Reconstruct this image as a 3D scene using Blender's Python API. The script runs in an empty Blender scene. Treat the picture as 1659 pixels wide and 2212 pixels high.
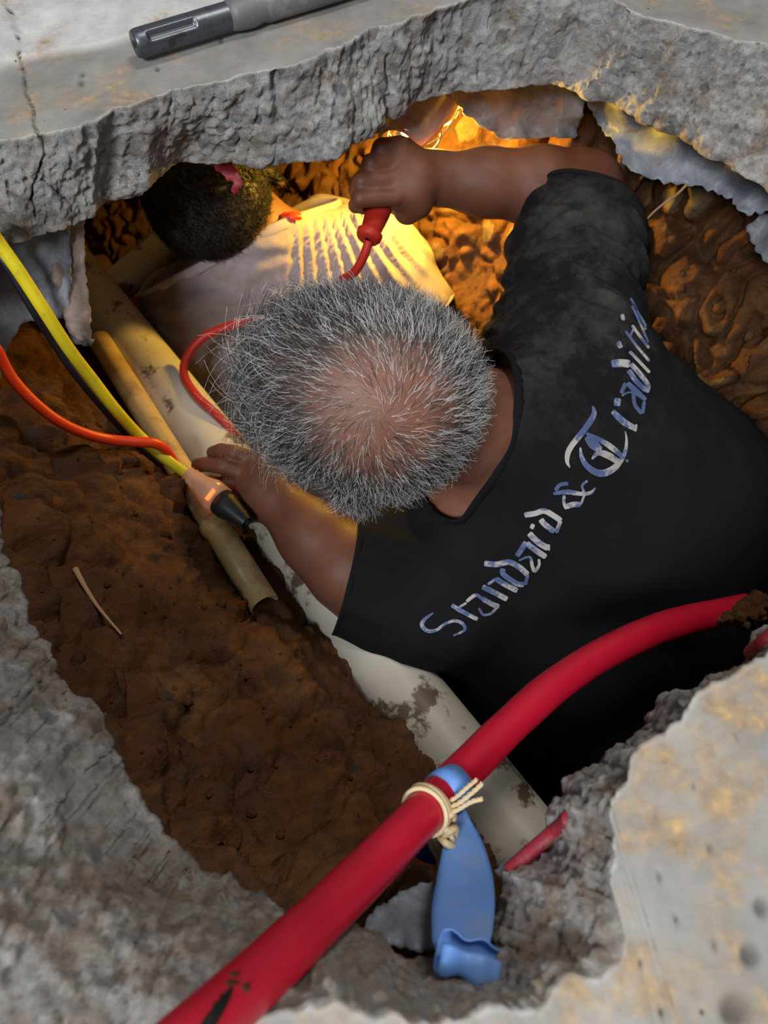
import bpy, bmesh, math, random
import numpy as np
from mathutils import Vector, Matrix, geometry
from mathutils.bvhtree import BVHTree
random.seed(7); RS = np.random.RandomState(7)
SC = bpy.context.scene; COL = SC.collection

# ------------------------------------------------------------------ camera, world, lights, exposure
F = 1661.0; TH = math.radians(30); CAMZ = 0.42
cam_d = bpy.data.cameras.new('camera'); cam = bpy.data.objects.new('camera', cam_d); COL.objects.link(cam)
cam.location = (0, 0, CAMZ); cam.rotation_euler = (TH, 0, 0)
cam_d.sensor_fit = 'VERTICAL'; cam_d.sensor_height = 24; cam_d.lens = 24*F/2212
cam_d.clip_start = 0.01; cam_d.clip_end = 60
cam_d.dof.use_dof = True; cam_d.dof.focus_distance = 0.72; cam_d.dof.aperture_fstop = 4.5
SC.camera = cam
SC.view_settings.view_transform = 'Standard'; SC.view_settings.look = 'None'
SC.view_settings.gamma = 1; SC.view_settings.use_curve_mapping = False
SC.view_settings.exposure = 0.0
w = bpy.data.worlds.new('world'); SC.world = w; w.use_nodes = True
w.node_tree.nodes['Background'].inputs[0].default_value = (0.80, 0.84, 0.92, 1)
w.node_tree.nodes['Background'].inputs[1].default_value = 0.20
def area(name, loc, target, size, power, color):
    l = bpy.data.lights.new(name, 'AREA'); l.shape = 'RECTANGLE'; l.size = size[0]; l.size_y = size[1]
    l.energy = power; l.color = color
    o = bpy.data.objects.new(name, l); COL.objects.link(o); o.location = loc
    o.rotation_euler = (Vector(target)-Vector(loc)).to_track_quat('-Z', 'Y').to_euler(); return o
area('window_daylight', (-0.75, -1.25, 1.75), (0, 0.5, -0.1), (0.6, 0.6), 66, (0.93, 0.965, 1.0))
area('ceiling_light', (0.55, 0.75, 2.3), (0.0, 0.3, -0.1), (0.5, 0.5), 26, (1.0, 0.93, 0.86))

# ------------------------------------------------------------------ pixel -> world helpers
CT, ST = math.cos(TH), math.sin(TH)
BACK = np.array([0, -ST, CT]); UPV = np.array([0, CT, ST]); RT = np.array([1., 0, 0])
def ray(px, py):
    x = (px-829.5)/F; y = (1106-py)/F
    return np.array([x, y*CT+ST, y*ST-CT])
def Pt(px, py, t): return np.array([0, 0, CAMZ]) + ray(px, py)*t
def Pz(px, py, z):
    r = ray(px, py); return np.array([0, 0, CAMZ]) + r*((z-CAMZ)/r[2])
def proj(V):
    V = np.asarray(V) - np.array([0, 0, CAMZ])
    d = -(V@BACK); return 829.5+F*(V@RT)/d, 1106-F*(V@UPV)/d, d

# ------------------------------------------------------------------ numpy noise
_perm = RS.permutation(256); _perm = np.concatenate([_perm]*3)
_g = RS.normal(size=(256, 3)); _g /= np.linalg.norm(_g, axis=1)[:, None]
_rv = RS.rand(256, 3)
def _h(i, j, k): return _perm[_perm[_perm[i & 255] + (j & 255)] + (k & 255)]
def pnoise(p):
    p = np.asarray(p, float); i = np.floor(p).astype(int); f = p-i; u = f*f*f*(f*(f*6-15)+10)
    out = 0
    for dx in (0, 1):
        for dy in (0, 1):
            for dz in (0, 1):
                g = _g[_h(i[:, 0]+dx, i[:, 1]+dy, i[:, 2]+dz)]
                d = f-np.array([dx, dy, dz])
                wgt = (u[:, 0] if dx else 1-u[:, 0])*(u[:, 1] if dy else 1-u[:, 1])*(u[:, 2] if dz else 1-u[:, 2])
                out = out + wgt*(g*d).sum(1)
    return out*1.6
def fbm(p, o=4, gain=.5, lac=2.03):
    s = 0; a = 1; p = np.array(p, float)
    for k in range(o):
        s = s + a*pnoise(p+k*17.3); a *= gain; p = p*lac
    return s
def ridged(p, o=4):
    s = 0; a = 1; p = np.array(p, float)
    for k in range(o):
        s = s + a*(1-2*np.abs(pnoise(p+k*9.1))); a *= .5; p = p*2.1
    return s
def worley(p):
    p = np.asarray(p, float); i = np.floor(p).astype(int); f1 = np.full(len(p), 9.); f2 = f1.copy(); idd = np.zeros(len(p), int)
    for dx in (-1, 0, 1):
        for dy in (-1, 0, 1):
            for dz in (-1, 0, 1):
                h = _h(i[:, 0]+dx, i[:, 1]+dy, i[:, 2]+dz)
                d = np.linalg.norm(i+np.array([dx, dy, dz])+_rv[h]-p, axis=1)
                m = d < f1; f2 = np.where(m, f1, np.minimum(f2, d)); idd = np.where(m, h, idd); f1 = np.where(m, d, f1)
    return f1, f2, idd
def sstep(a, b, x):
    t = np.clip((x-a)/(b-a), 0, 1); return t*t*(3-2*t)
def seg_dist(x, y, pts):
    d = np.full(len(x), 1e9)
    for (ax, ay), (bx, by) in zip(pts[:-1], pts[1:]):
        vx, vy = bx-ax, by-ay; t = np.clip(((x-ax)*vx+(y-ay)*vy)/(vx*vx+vy*vy), 0, 1)
        d = np.minimum(d, np.hypot(x-ax-t*vx, y-ay-t*vy))
    return d

# ------------------------------------------------------------------ objects
def tag(o, label=None, cat=None, group=None, kind=None):
    if label: o['label'] = label
    if cat: o['category'] = cat
    if group: o['group'] = group
    if kind: o['kind'] = kind
    return o
def thing(name, loc, label, cat, group=None):
    o = bpy.data.objects.new(name, None); COL.objects.link(o); o.location = [float(c) for c in loc]
    o.empty_display_size = .03
    return tag(o, label, cat, group)
def woff(o):
    v = np.zeros(3)
    while o is not None: v += np.array(o.location); o = o.parent
    return v
def obj(name, V, Fc, m, parent=None, smooth=True, attrs=None, base=None):
    V = np.asarray(V, float)
    off = woff(parent) if parent is not None else (np.zeros(3) if base is None else np.array(base))
    me = bpy.data.meshes.new(name)
    me.from_pydata((V-off).tolist(), [], Fc.tolist() if hasattr(Fc, 'tolist') else Fc)
    me.update()
    if smooth: me.polygons.foreach_set('use_smooth', [True]*len(me.polygons))
    for mm in (m if isinstance(m, (list, tuple)) else [m]): me.materials.append(mm)
    for k, a in (attrs or {}).items():
        a = np.asarray(a, float)
        if a.ndim == 1:
            at = me.attributes.new(k, 'FLOAT', 'POINT'); at.data.foreach_set('value', a)
        else:
            at = me.color_attributes.new(k, 'FLOAT_COLOR', 'POINT')
            at.data.foreach_set('color', np.c_[a, np.ones(len(a))].ravel())
    o = bpy.data.objects.new(name, me); COL.objects.link(o)
    if parent is not None: o.parent = parent
    elif base is not None: o.location = [float(c) for c in base]
    return o
def normals(V, Fc):
    me = bpy.data.meshes.new('tmp'); me.from_pydata(np.asarray(V).tolist(), [], Fc.tolist() if hasattr(Fc, 'tolist') else Fc); me.update()
    n = np.zeros(len(V)*3); me.vertex_normals.foreach_get('vector', n); bpy.data.meshes.remove(me)
    return n.reshape(-1, 3)
def catmull(P, n, closed=False):
    P = np.asarray(P, float); m = len(P)
    if closed: ts = np.arange(n)*m/n
    else: ts = np.linspace(0, m-1, n)
    i = np.floor(ts).astype(int); 
    if not closed: i = np.minimum(i, m-2)
    f = (ts-i)[:, None]
    g = (lambda k: P[k % m]) if closed else (lambda k: P[np.clip(k, 0, m-1)])
    a, b, c, d = g(i-1), g(i), g(i+1), g(i+2)
    return .5*((2*b)+(-a+c)*f+(2*a-5*b+4*c-d)*f*f+(-a+3*b-3*c+d)*f**3)
def tube_geo(P, R, sides=16, n=None, cap=True, flat=1.0):
    P = np.asarray(P, float); R = np.asarray(R if np.ndim(R) else [R]*len(P), float)
    if n: 
        Q = catmull(np.c_[P, R], n); P, R = Q[:, :3], Q[:, 3]
    T = np.gradient(P, axis=0); T /= np.linalg.norm(T, axis=1)[:, None]+1e-12
    up = np.array([0, 0, 1.]); 
    if abs(T[0]@up) > .9: up = np.array([1., 0, 0])
    u = np.cross(T[0], up); u /= np.linalg.norm(u)
    V = []; Fc = []
    for k in range(len(P)):
        u = u-T[k]*(u@T[k]); u /= np.linalg.norm(u); v = np.cross(T[k], u)
        for s in range(sides):
            a = 2*math.pi*s/sides; V.append(P[k]+R[k]*(math.cos(a)*u+flat*math.sin(a)*v))
    for k in range(len(P)-1):
        for s in range(sides):
            a = k*sides+s; b = k*sides+(s+1) % sides; Fc.append([a, b, b+sides, a+sides])
    if cap:
        for k in (0, len(P)-1):
            c = len(V); V.append(P[k])
            for s in range(sides):
                a = k*sides+s; b = k*sides+(s+1) % sides
                Fc.append([c, b, a] if k == 0 else [c, a, b])
    return np.array(V), Fc
def merge(*gs):
    V = []; Fc = []; o = 0
    for v, f in gs:
        V.append(np.asarray(v)); Fc += [[i+o for i in q] for q in f]; o += len(v)
    return np.concatenate(V), Fc
def frame(d):
    d = np.asarray(d, float); d = d/np.linalg.norm(d); h = np.array([0, 0, 1.]) if abs(d[2]) < .9 else np.array([1., 0, 0])
    u = np.cross(h, d); u /= np.linalg.norm(u); return d, u, np.cross(d, u)
def lathe(p, d, prof, sides=28):
    """revolve (distance along d, radius) pairs"""
    d, u, v = frame(d); V = []; Fc = []
    for (s, r) in prof:
        for k in range(sides):
            a = 2*math.pi*k/sides; V.append(np.asarray(p)+d*s+r*(math.cos(a)*u+math.sin(a)*v))
    for j in range(len(prof)-1):
        for k in range(sides):
            a = j*sides+k; b = j*sides+(k+1) % sides; Fc.append([a, b, b+sides, a+sides])
    return np.array(V), Fc

# ------------------------------------------------------------------ implicit surfaces (smooth-union capsules/ellipsoids)
class SDF:
    def __init__(s, lo, hi, h):
        s.lo = np.array(lo, float); s.h = h; s.n = np.ceil((np.array(hi)-s.lo)/h).astype(int)+1
        s.G = np.full(s.n, 1.0, np.float32)
    def _box(s, lo, hi):
        a = np.clip(np.floor((lo-s.lo)/s.h).astype(int), 0, s.n-1); b = np.clip(np.ceil((hi-s.lo)/s.h).astype(int)+1, 0, s.n)
        if (b-a).min() <= 0: return None, None
        ax = [s.lo[i]+s.h*np.arange(a[i], b[i]) for i in range(3)]
        X, Y, Z = np.meshgrid(*ax, indexing='ij'); return tuple(slice(a[i], b[i]) for i in range(3)), np.stack([X, Y, Z], -1)
    def _add(s, sl, d, k, sub):
        g = s.G[sl]
        if sub:
            d = -d; hh = np.clip(.5+.5*(d-g)/k, 0, 1); s.G[sl] = g*(1-hh)+d*hh+k*hh*(1-hh)
        else:
            hh = np.clip(.5+.5*(d-g)/k, 0, 1); s.G[sl] = d*(1-hh)+g*hh-k*hh*(1-hh)
    def cap(s, a, b, ra, rb, k=.01, sub=False):
        a = np.array(a, float); b = np.array(b, float); m = max(k, 3*s.h)+2*s.h
        sl, P = s._box(np.minimum(a-ra, b-rb)-m, np.maximum(a+ra, b+rb)+m)
        if sl is None: return
        ab = b-a; t = np.clip(((P-a)@ab)/max(ab@ab, 1e-12), 0, 1)
        d = np.linalg.norm(P-a-t[..., None]*ab, axis=-1)-(ra+(rb-ra)*t); s._add(sl, d, k, sub)
    def chain(s, pts, k=.01):
        for (a, ra), (b, rb) in zip(pts[:-1], pts[1:]): s.cap(a, b, ra, rb, k)
    def ell(s, c, r, R=None, k=.01, sub=False):
        c = np.array(c, float); r = np.array(r, float); R = np.eye(3) if R is None else np.array(R)   # rows = local axes
        m = max(k, 3*s.h)+2*s.h; sl, P = s._box(c-r.max()-m, c+r.max()+m)
        if sl is None: return
        q = (P-c)@R.T; k0 = np.linalg.norm(q/r, axis=-1); k1 = np.linalg.norm(q/(r*r), axis=-1)+1e-9
        s._add(sl, k0*(k0-1)/k1, k, sub)
    def mesh(s, smooth=1):
        G = s.G; S = G < 0; n = s.n
        c = [S[i:n[0]-1+i, j:n[1]-1+j, k:n[2]-1+k] for i in (0, 1) for j in (0, 1) for k in (0, 1)]
        al = np.logical_and.reduce(c); an = np.logical_or.reduce(c); M = an & ~al
        ijk = np.argwhere(M); idx = np.full(M.shape, -1, np.int64); idx[M] = np.arange(len(ijk))
        acc = np.zeros((len(ijk), 3)); cnt = np.zeros(len(ijk))
        C = [(i, j, k) for i in (0, 1) for j in (0, 1) for k in (0, 1)]
        for a in range(8):
            for b in range(a+1, 8):
                if sum(abs(x-y) for x, y in zip(C[a], C[b])) != 1: continue
                ga = G[tuple((ijk+C[a]).T)]; gb = G[tuple((ijk+C[b]).T)]; m = (ga < 0) != (gb < 0)
                t = np.where(m, ga/np.where(m, ga-gb, 1), 0)
                p = np.array(C[a])+t[:, None]*(np.array(C[b])-np.array(C[a])); acc += p*m[:, None]; cnt += m
        V = s.lo+s.h*(ijk+acc/cnt[:, None]); Q = []
        for ax in range(3):
            sh = [0, 0, 0]; sh[ax] = 1
            A = S[:n[0]-sh[0], :n[1]-sh[1], :n[2]-sh[2]]; B = S[sh[0]:, sh[1]:, sh[2]:]; E = np.argwhere(A != B)
            o1, o2 = [(1, 2), (2, 0), (0, 1)][ax]
            ok = (E[:, o1] > 0) & (E[:, o2] > 0) & (E[:, o1] < n[o1]-1) & (E[:, o2] < n[o2]-1); E = E[ok]
            ins = A[tuple(E.T)]; d1 = np.zeros(3, int); d1[o1] = 1; d2 = np.zeros(3, int); d2[o2] = 1
            q = np.stack([idx[tuple((E-d1-d2).T)], idx[tuple((E-d2).T)], idx[tuple(E.T)], idx[tuple((E-d1).T)]], 1)
            q[~ins] = q[~ins][:, ::-1]; Q.append(q)
        Q = np.concatenate(Q); Q = Q[(Q >= 0).all(1)]
        return relax(V, Q, smooth), Q
def relax(V, Q, it, lam=.6):
    e = np.concatenate([Q[:, [0, 1]], Q[:, [1, 2]], Q[:, [2, 3]], Q[:, [3, 0]]]); deg = np.bincount(e.ravel(), minlength=len(V))
    for _ in range(it):
        s = np.zeros_like(V)
        for c in range(3):
            s[:, c] = np.bincount(e[:, 0], V[e[:, 1], c], len(V))+np.bincount(e[:, 1], V[e[:, 0], c], len(V))
        V = V+lam*(s/np.maximum(deg, 1)[:, None]-V)
    return V
def cut_mesh(V, Q, cuts):
    """cuts: (point, normal, radius) - bisect near point, removing what lies on the normal's side"""
    bm = bmesh.new(); vs = [bm.verts.new(v) for v in V]
    for q in Q: bm.faces.new([vs[i] for i in q])
    for p, n, rad in cuts:
        p = Vector(p); n = Vector(n).normalized()
        fs = [f for f in bm.faces if (f.calc_center_median()-p).length < rad]
        g = set(fs)
        for f in fs: g.update(f.edges); g.update(f.verts)
        bmesh.ops.bisect_plane(bm, geom=list(g), plane_co=p, plane_no=n, clear_outer=True, clear_inner=False)
    bm.verts.ensure_lookup_table()
    # keep largest island
    seen = set(); best = []
    for v in bm.verts:
        if v in seen: continue
        st = [v]; seen.add(v); isl = []
        while st:
            x = st.pop(); isl.append(x)
            for e in x.link_edges:
                y = e.other_vert(x)
                if y not in seen: seen.add(y); st.append(y)
        if len(isl) > len(best): best = isl
    keep = set(best); bmesh.ops.delete(bm, geom=[v for v in bm.verts if v not in keep], context='VERTS')
    bm.verts.ensure_lookup_table(); bm.verts.index_update()
    V2 = np.array([v.co[:] for v in bm.verts]); F2 = [[v.index for v in f.verts] for f in bm.faces]
    loops = []; be = [e for e in bm.edges if len(e.link_faces) == 1]; adj = {}
    for e in be:
        a, b = e.verts[0].index, e.verts[1].index; adj.setdefault(a, []).append(b); adj.setdefault(b, []).append(a)
    left = set(adj)
    while left:
        s0 = left.pop(); lp = [s0]; cur = s0
        while True:
            nx = [x for x in adj[cur] if x in left]
            if not nx: break
            cur = nx[0]; left.discard(cur); lp.append(cur)
        if len(lp) > 12: loops.append(V2[lp])
    bm.free(); return V2, F2, loops
def loop_near(loops, p):
    return min(loops, key=lambda L: np.linalg.norm(L.mean(0)-np.asarray(p)))
def ring_tube(L, r, sides=8, n=90):
    Lc = L[::max(1, len(L)//40)]
    for _ in range(2): Lc = (np.roll(Lc, 1, 0)+Lc*2+np.roll(Lc, -1, 0))/4
    P = catmull(Lc, n, closed=True); T = np.roll(P, -1, 0)-np.roll(P, 1, 0); T /= np.linalg.norm(T, axis=1)[:, None]
    c = P.mean(0); V = []; Fc = []
    for k in range(n):
        u = P[k]-c; u -= T[k]*(u@T[k]); u /= np.linalg.norm(u); v = np.cross(T[k], u)
        for s in range(sides):
            a = 2*math.pi*s/sides; V.append(P[k]+r*(math.cos(a)*u*.7+1.6*math.sin(a)*v))
    for k in range(n):
        for s in range(sides):
            k2 = (k+1) % n; s2 = (s+1) % sides; Fc.append([k*sides+s, k*sides+s2, k2*sides+s2, k2*sides+s])
    return np.array(V), Fc

# ------------------------------------------------------------------ material helpers
class MB:
    def __init__(s, name, rough=.6, spec=.5, color=(.5, .5, .5)):
        s.m = bpy.data.materials.new(name); s.m.use_nodes = True; s.t = s.m.node_tree; s.b = s.t.nodes['Principled BSDF']
        s.b.inputs['Roughness'].default_value = rough; s.b.inputs['Specular IOR Level'].default_value = spec
        s.b.inputs['Base Color'].default_value = (*color, 1); s.tc = None
    def n(s, ty, **kw):
        x = s.t.nodes.new(ty)
        for k, v in kw.items():
            if k.startswith('_'): setattr(x, k[1:], v); continue
            key = int(k[1:]) if k[0] == 'i' and k[1:].isdigit() else k.replace('__', ' ')
            s.set(x.inputs[key], v)
        return x
    def set(s, sock, v):
        if hasattr(v, 'links') or isinstance(v, bpy.types.NodeSocket): s.t.links.new(v, sock)
        elif isinstance(v, tuple) and len(v) == 3 and sock.type == 'RGBA': sock.default_value = (*v, 1)
        else: sock.default_value = v
    def co(s, scale=None):
        if s.tc is None: s.tc = s.n('ShaderNodeTexCoord')
        if scale is None: return s.tc.outputs['Object']
        return s.n('ShaderNodeMapping', Vector=s.tc.outputs['Object'], Scale=scale).outputs[0]
    def noise(s, scale, detail=5, rough=.6, co=None, dist=0):
        return s.n('ShaderNodeTexNoise', Vector=co or s.co(), Scale=scale, Detail=detail, Roughness=rough, Distortion=dist).outputs['Fac']
    def vor(s, scale, feature='F1', co=None, out='Distance', rnd=1.0):
        return s.n('ShaderNodeTexVoronoi', _feature=feature, Vector=co or s.co(), Scale=scale, Randomness=rnd).outputs[out]
    def ramp(s, fac, stops, interp='LINEAR'):
        r = s.n('ShaderNodeValToRGB', Fac=fac); e = r.color_ramp; e.interpolation = interp
        while len(e.elements) < len(stops): e.elements.new(.5)
        for el, (p, c) in zip(e.elements, stops):
            el.position = p; el.color = (*(c if isinstance(c, tuple) else (c, c, c)), 1)
        return r.outputs[0]
    def mix(s, fac, a, b, mode='MIX'):
        x = s.n('ShaderNodeMix', _data_type='RGBA', _blend_type=mode); s.set(x.inputs[0], fac); s.set(x.inputs[6], a); s.set(x.inputs[7], b)
        return x.outputs[2]
    def math(s, op, a, b=0.0):
        x = s.n('ShaderNodeMath', _operation=op); s.set(x.inputs[0], a); s.set(x.inputs[1], b); return x.outputs[0]
    def attr(s, name, out='Fac'): return s.n('ShaderNodeAttribute', _attribute_name=name).outputs[out]
    def bump(s, h, strength=.5, dist=.002, prev=None):
        b = s.n('ShaderNodeBump', Height=h, Strength=strength, Distance=dist)
        if prev is not None: s.set(b.inputs['Normal'], prev)
        return b.outputs[0]
    def out(s, color=None, normal=None, rough=None):
        if color is not None: s.set(s.b.inputs['Base Color'], color)
        if normal is not None: s.set(s.b.inputs['Normal'], normal)
        if rough is not None: s.set(s.b.inputs['Roughness'], rough)
        return s.m

def mat_concrete():
    s = MB('concrete', .85, .25); fr = s.attr('frac'); rust = s.attr('rust'); lite = s.attr('lite'); dark = s.attr('crack')
    base = s.ramp(s.noise(14, 8, .65), [(.25, (.14, .135, .125)), (.45, (.23, .22, .20)), (.75, (.36, .345, .315))])
    topc = s.mix(s.math('MULTIPLY', lite, .75), s.mix(.15, base, (.26, .255, .245)), s.ramp(s.noise(26, 8, .7), [(.3, (.42, .42, .41)), (.7, (.72, .72, .71))]))
    pits = s.ramp(s.vor(75), [(.06, .0), (.11, 1.0)]); pm = s.ramp(s.noise(22, 2), [(.58, 0.0), (.62, 1.0)])
    topc = s.mix(s.math('MULTIPLY', s.math('SUBTRACT', 1.0, pits), pm), topc, (.07, .065, .06))
    # fracture: mortar with pale scraping, sand grains and embedded stones
    mort = s.ramp(s.noise(60, 8, .75), [(.3, (.28, .27, .255)), (.46, (.52, .505, .48)), (.64, (.88, .86, .82))])
    wco = s.n('ShaderNodeVectorMath', _operation='ADD'); s.set(wco.inputs[0], s.co())
    nn = s.n('ShaderNodeTexNoise', Vector=s.co(), Scale=45.0, Detail=3.0); sc = s.n('ShaderNodeVectorMath', _operation='SCALE'); s.set(sc.inputs[0], nn.outputs['Color']); sc.inputs['Scale'].default_value = .012
    s.set(wco.inputs[1], sc.outputs[0])
    v = s.n('ShaderNodeTexVoronoi', Vector=wco.outputs[0], Scale=48.0); stone_c = s.ramp(s.n('ShaderNodeSeparateColor', Color=v.outputs['Color']).outputs[0], [(0, (.16, .18, .21)), (.35, (.30, .31, .32)), (.6, (.26, .21, .17)), (1, (.48, .46, .43))])
    sm = s.math('MULTIPLY', s.ramp(v.outputs['Distance'], [(.30, 1.0), (.36, 0.0)]), s.ramp(s.n('ShaderNodeSeparateColor', Color=v.outputs['Color']).outputs[1], [(.46, 0.0), (.48, 1.0)]))
    v2 = s.n('ShaderNodeTexVoronoi', Vector=wco.outputs[0], Scale=120.0); sm2 = s.math('MULTIPLY', s.ramp(v2.outputs['Distance'], [(.28, 1.0), (.36, 0.0)]), s.ramp(s.n('ShaderNodeSeparateColor', Color=v2.outputs['Color']).outputs[1], [(.55, 0.0), (.57, 1.0)]))
    mort = s.mix(s.math('MULTIPLY', sm2, .65), mort, s.ramp(s.n('ShaderNodeSeparateColor', Color=v2.outputs['Color']).outputs[0], [(0, (.15, .16, .18)), (.5, (.30, .27, .23)), (1, (.62, .60, .57))]))
    frc = s.mix(s.math('MULTIPLY', sm, .8), mort, stone_c)
    dk = s.ramp(s.vor(130), [(.0, .45), (.25, 1.0)]); frc = s.mix(1.0, frc, dk, 'MULTIPLY')
    frc = s.mix(s.ramp(s.noise(13, 6, .65), [(.50, 0.0), (.62, .6)]), frc, s.ramp(s.noise(50, 8, .8), [(.35, (.50, .48, .45)), (.6, (.90, .88, .84))]))
    c = s.mix(fr, topc, frc)
    rn = s.ramp(s.math('ADD', s.math('MULTIPLY', rust, .42), s.noise(17, 7, .7)), [(.56, 0.0), (.70, 1.0)])
    rc = s.ramp(s.noise(90, 4), [(.35, (.21, .135, .09)), (.55, (.38, .265, .18)), (.8, (.56, .38, .20))])
    rc2 = s.ramp(s.noise(110, 5), [(.35, (.25, .18, .115)), (.55, (.40, .27, .14)), (.75, (.66, .41, .13))])
    c = s.mix(s.math('MULTIPLY', s.math('MULTIPLY', rn, .85), s.ramp(s.noise(48, 7, .75), [(.40, .15), (.58, 1.0)])), c, s.mix(fr, rc2, rc))
    c = s.mix(dark, c, (.03, .027, .025))
    b1 = s.bump(s.noise(220, 6, .7), .35, .0015); b2 = s.bump(s.noise(85, 9, .8), s.math('MULTIPLY', fr, 1.0), .007, b1)
    b3 = s.bump(s.ramp(s.vor(75), [(.05, 0.0), (.12, 1.0)]), s.math('MULTIPLY', pm, .4), .002, b2)
    return s.out(c, b3)
def mat_soil(name='soil', tone=1.0):
    s = MB(name, .97, .05)
    c = s.ramp(s.noise(9, 9, .7), [(.28, (.075*tone, .036*tone, .018*tone)), (.5, (.19*tone, .086*tone, .036*tone)), (.72, (.33*tone, .165*tone, .068*tone))])
    c2 = s.mix(s.ramp(s.noise(38, 6, .7), [(.48, 0.0), (.62, .8)]), c, (.13*tone, .075*tone, .048*tone))
    gr = s.ramp(s.vor(26), [(.12, 1.0), (.22, 0.0)]); gm = s.ramp(s.noise(7, 3), [(.55, 0.0), (.6, .8)])
    c2 = s.mix(s.math('MULTIPLY', gr, gm), c2, (.10, .095, .09))
    c2 = s.mix(s.ramp(s.attr('cell'), [(.55, 0.0), (.62, .75)]), c2, s.ramp(s.noise(25, 6), [(.35, (.17*tone, .12*tone, .065*tone)), (.7, (.36*tone, .27*tone, .15*tone))]))
    b1 = s.bump(s.noise(160, 7, .75), 1.0, .003); b2 = s.bump(s.noise(42, 8, .7), 1.0, .012, b1)
    return s.out(c2, b2)
def mat_skin(name, col, spec=.4, rough=.5):
    s = MB(name, rough, spec); hr = s.attr('scalp')
    c = s.mix(s.ramp(s.noise(30, 5), [(.35, 0.0), (.7, 1.0)]), tuple(x*.82 for x in col), tuple(min(1, x*1.15) for x in col))
    dirt = s.ramp(s.noise(11, 7, .7), [(.5, 0.0), (.75, .6)]); c = s.mix(dirt, c, tuple(x*.55 for x in (.25, .17, .12)))
    c = s.mix(s.attr('grime'), c, s.mix(1.0, c, (.56, .50, .47), 'MULTIPLY')); c = s.mix(s.math('MULTIPLY', hr, .93), c, (.045, .042, .042))
    s.b.inputs['Subsurface Weight'].default_value = .06; s.b.inputs['Subsurface Radius'].default_value = (.012, .004, .002); s.b.inputs['Subsurface Scale'].default_value = 1.0
    return s.out(c, s.bump(s.noise(330, 4), .25, .0006, s.bump(s.noise(70, 4), .2, .002)))
def mat_cloth(name, col, dust_shade_col=None, amt=.5, flat_shade=0.0):
    s = MB(name, .9, .15); c = s.mix(s.noise(60, 4), tuple(x*.85 for x in col), tuple(x*1.12 for x in col))
    if dust_shade_col and flat_shade: c = s.mix(s.math('MULTIPLY', s.attr('dust_shade'), flat_shade), c, dust_shade_col)  # even layer: painted shade mixed into the cloth colour
    if dust_shade_col: c = s.mix(s.math('MULTIPLY', s.ramp(s.noise(14, 8, .72), [(.46, 0.0), (.72, 1.0)]), s.math('MULTIPLY', s.attr('dust_shade'), amt)), c, dust_shade_col)
    return s.out(c, s.bump(s.noise(900, 2), .3, .0004))
def mat_simple(name, col, rough=.5, spec=.5, metal=0, dirt=None, damt=.5, dscale=25, lo=.5, hi=.65, bump=.0005):
    s = MB(name, rough, spec); s.b.inputs['Metallic'].default_value = metal
    c = s.mix(s.noise(40, 4), tuple(x*.88 for x in col), tuple(min(1, x*1.1) for x in col))
    if dirt: c = s.mix(s.ramp(s.noise(dscale, 7, .7), [(lo, 0.0), (hi, damt)]), c, dirt)
    return s.out(c, s.bump(s.noise(120, 5), .3, bump))
def mat_sheet(name, col, rough=.5):
    s = MB(name, rough, .4); c = s.mix(s.ramp(s.noise(22, 7, .7, dist=1.2), [(.35, 0.0), (.65, 1.0)]), tuple(x*.6 for x in col), tuple(min(1, x*1.35) for x in col))
    c = s.mix(s.ramp(s.noise(35, 6, .7), [(.6, 0.0), (.68, .8)]), c, (.24, .13, .06))
    return s.out(c, s.bump(s.noise(45, 4, dist=1.), .4, .004))
def mat_hair():
    s = MB('hair', .35, .6); c = s.attr('col', 'Color'); return s.out(c)

M = {}
M['concrete'] = mat_concrete(); M['soil'] = mat_soil('soil', .95)
M['skin'] = mat_skin('skin_worker', (.25, .105, .065), .32, .54); M['skin2'] = mat_skin('skin_helper', (.17, .080, .05), .3, .55)
M['black_shirt'] = mat_cloth('black_shirt', (.0075, .0075, .009), (.085, .078, .068), .55)
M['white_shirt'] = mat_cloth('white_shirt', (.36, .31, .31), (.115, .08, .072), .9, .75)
M['dark_cloth'] = mat_cloth('dark_trousers', (.010, .010, .012))
M['hair'] = mat_hair(); M['black_hair'] = mat_simple('black_hair', (.010, .0085, .008), .55, .25)
M['pvc'] = mat_simple('white_pvc', (.50, .465, .39), .45, .4, dirt=(.085, .045, .025), damt=.92, dscale=15, lo=.54, hi=.60)
M['tan_pipe'] = mat_simple('tan_pipe', (.50, .36, .16), .38, .5, dirt=(.22, .12, .05), damt=.8, dscale=30, lo=.48, hi=.68)
M['red'] = mat_simple('red_pipe', (.47, .007, .026), .34, .45, dirt=(.42, .10, .12), damt=.5, dscale=9, lo=.55, hi=.8)
M['red_dull'] = mat_simple('dull_red_plastic', (.28, .02, .035), .55, .3, dirt=(.3, .16, .12), damt=.7, dscale=60)
M['orange_cord'] = mat_simple('orange_cord', (.72, .045, .008), .40, .45)
M['handle_red'] = mat_simple('red_rubber', (.42, .022, .012), .5, .35)
M['yellow'] = mat_simple('yellow_cord', (.66, .55, .015), .45, .4, dirt=(.30, .22, .05), damt=.7, dscale=60, lo=.55, hi=.7)
M['black'] = mat_simple('black_rubber', (.015, .016, .02), .45, .4)
M['steel'] = mat_simple('dark_steel', (.12, .13, .15), .38, .5, metal=.75, dirt=(.05, .05, .055), damt=.8, dscale=50)
M['dull_steel'] = mat_simple('scuffed_steel', (.17, .17, .17), .6, .4, metal=.4, dirt=(.3, .3, .29), damt=.6, dscale=60)
M['bore'] = mat_simple('dark_bore', (.02, .02, .02), .8, .1)
M['blue_tape'] = mat_simple('blue_tape', (.13, .29, .68), .45, .4, dirt=(.30, .32, .36), damt=.55, dscale=28, lo=.5, hi=.7)
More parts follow.
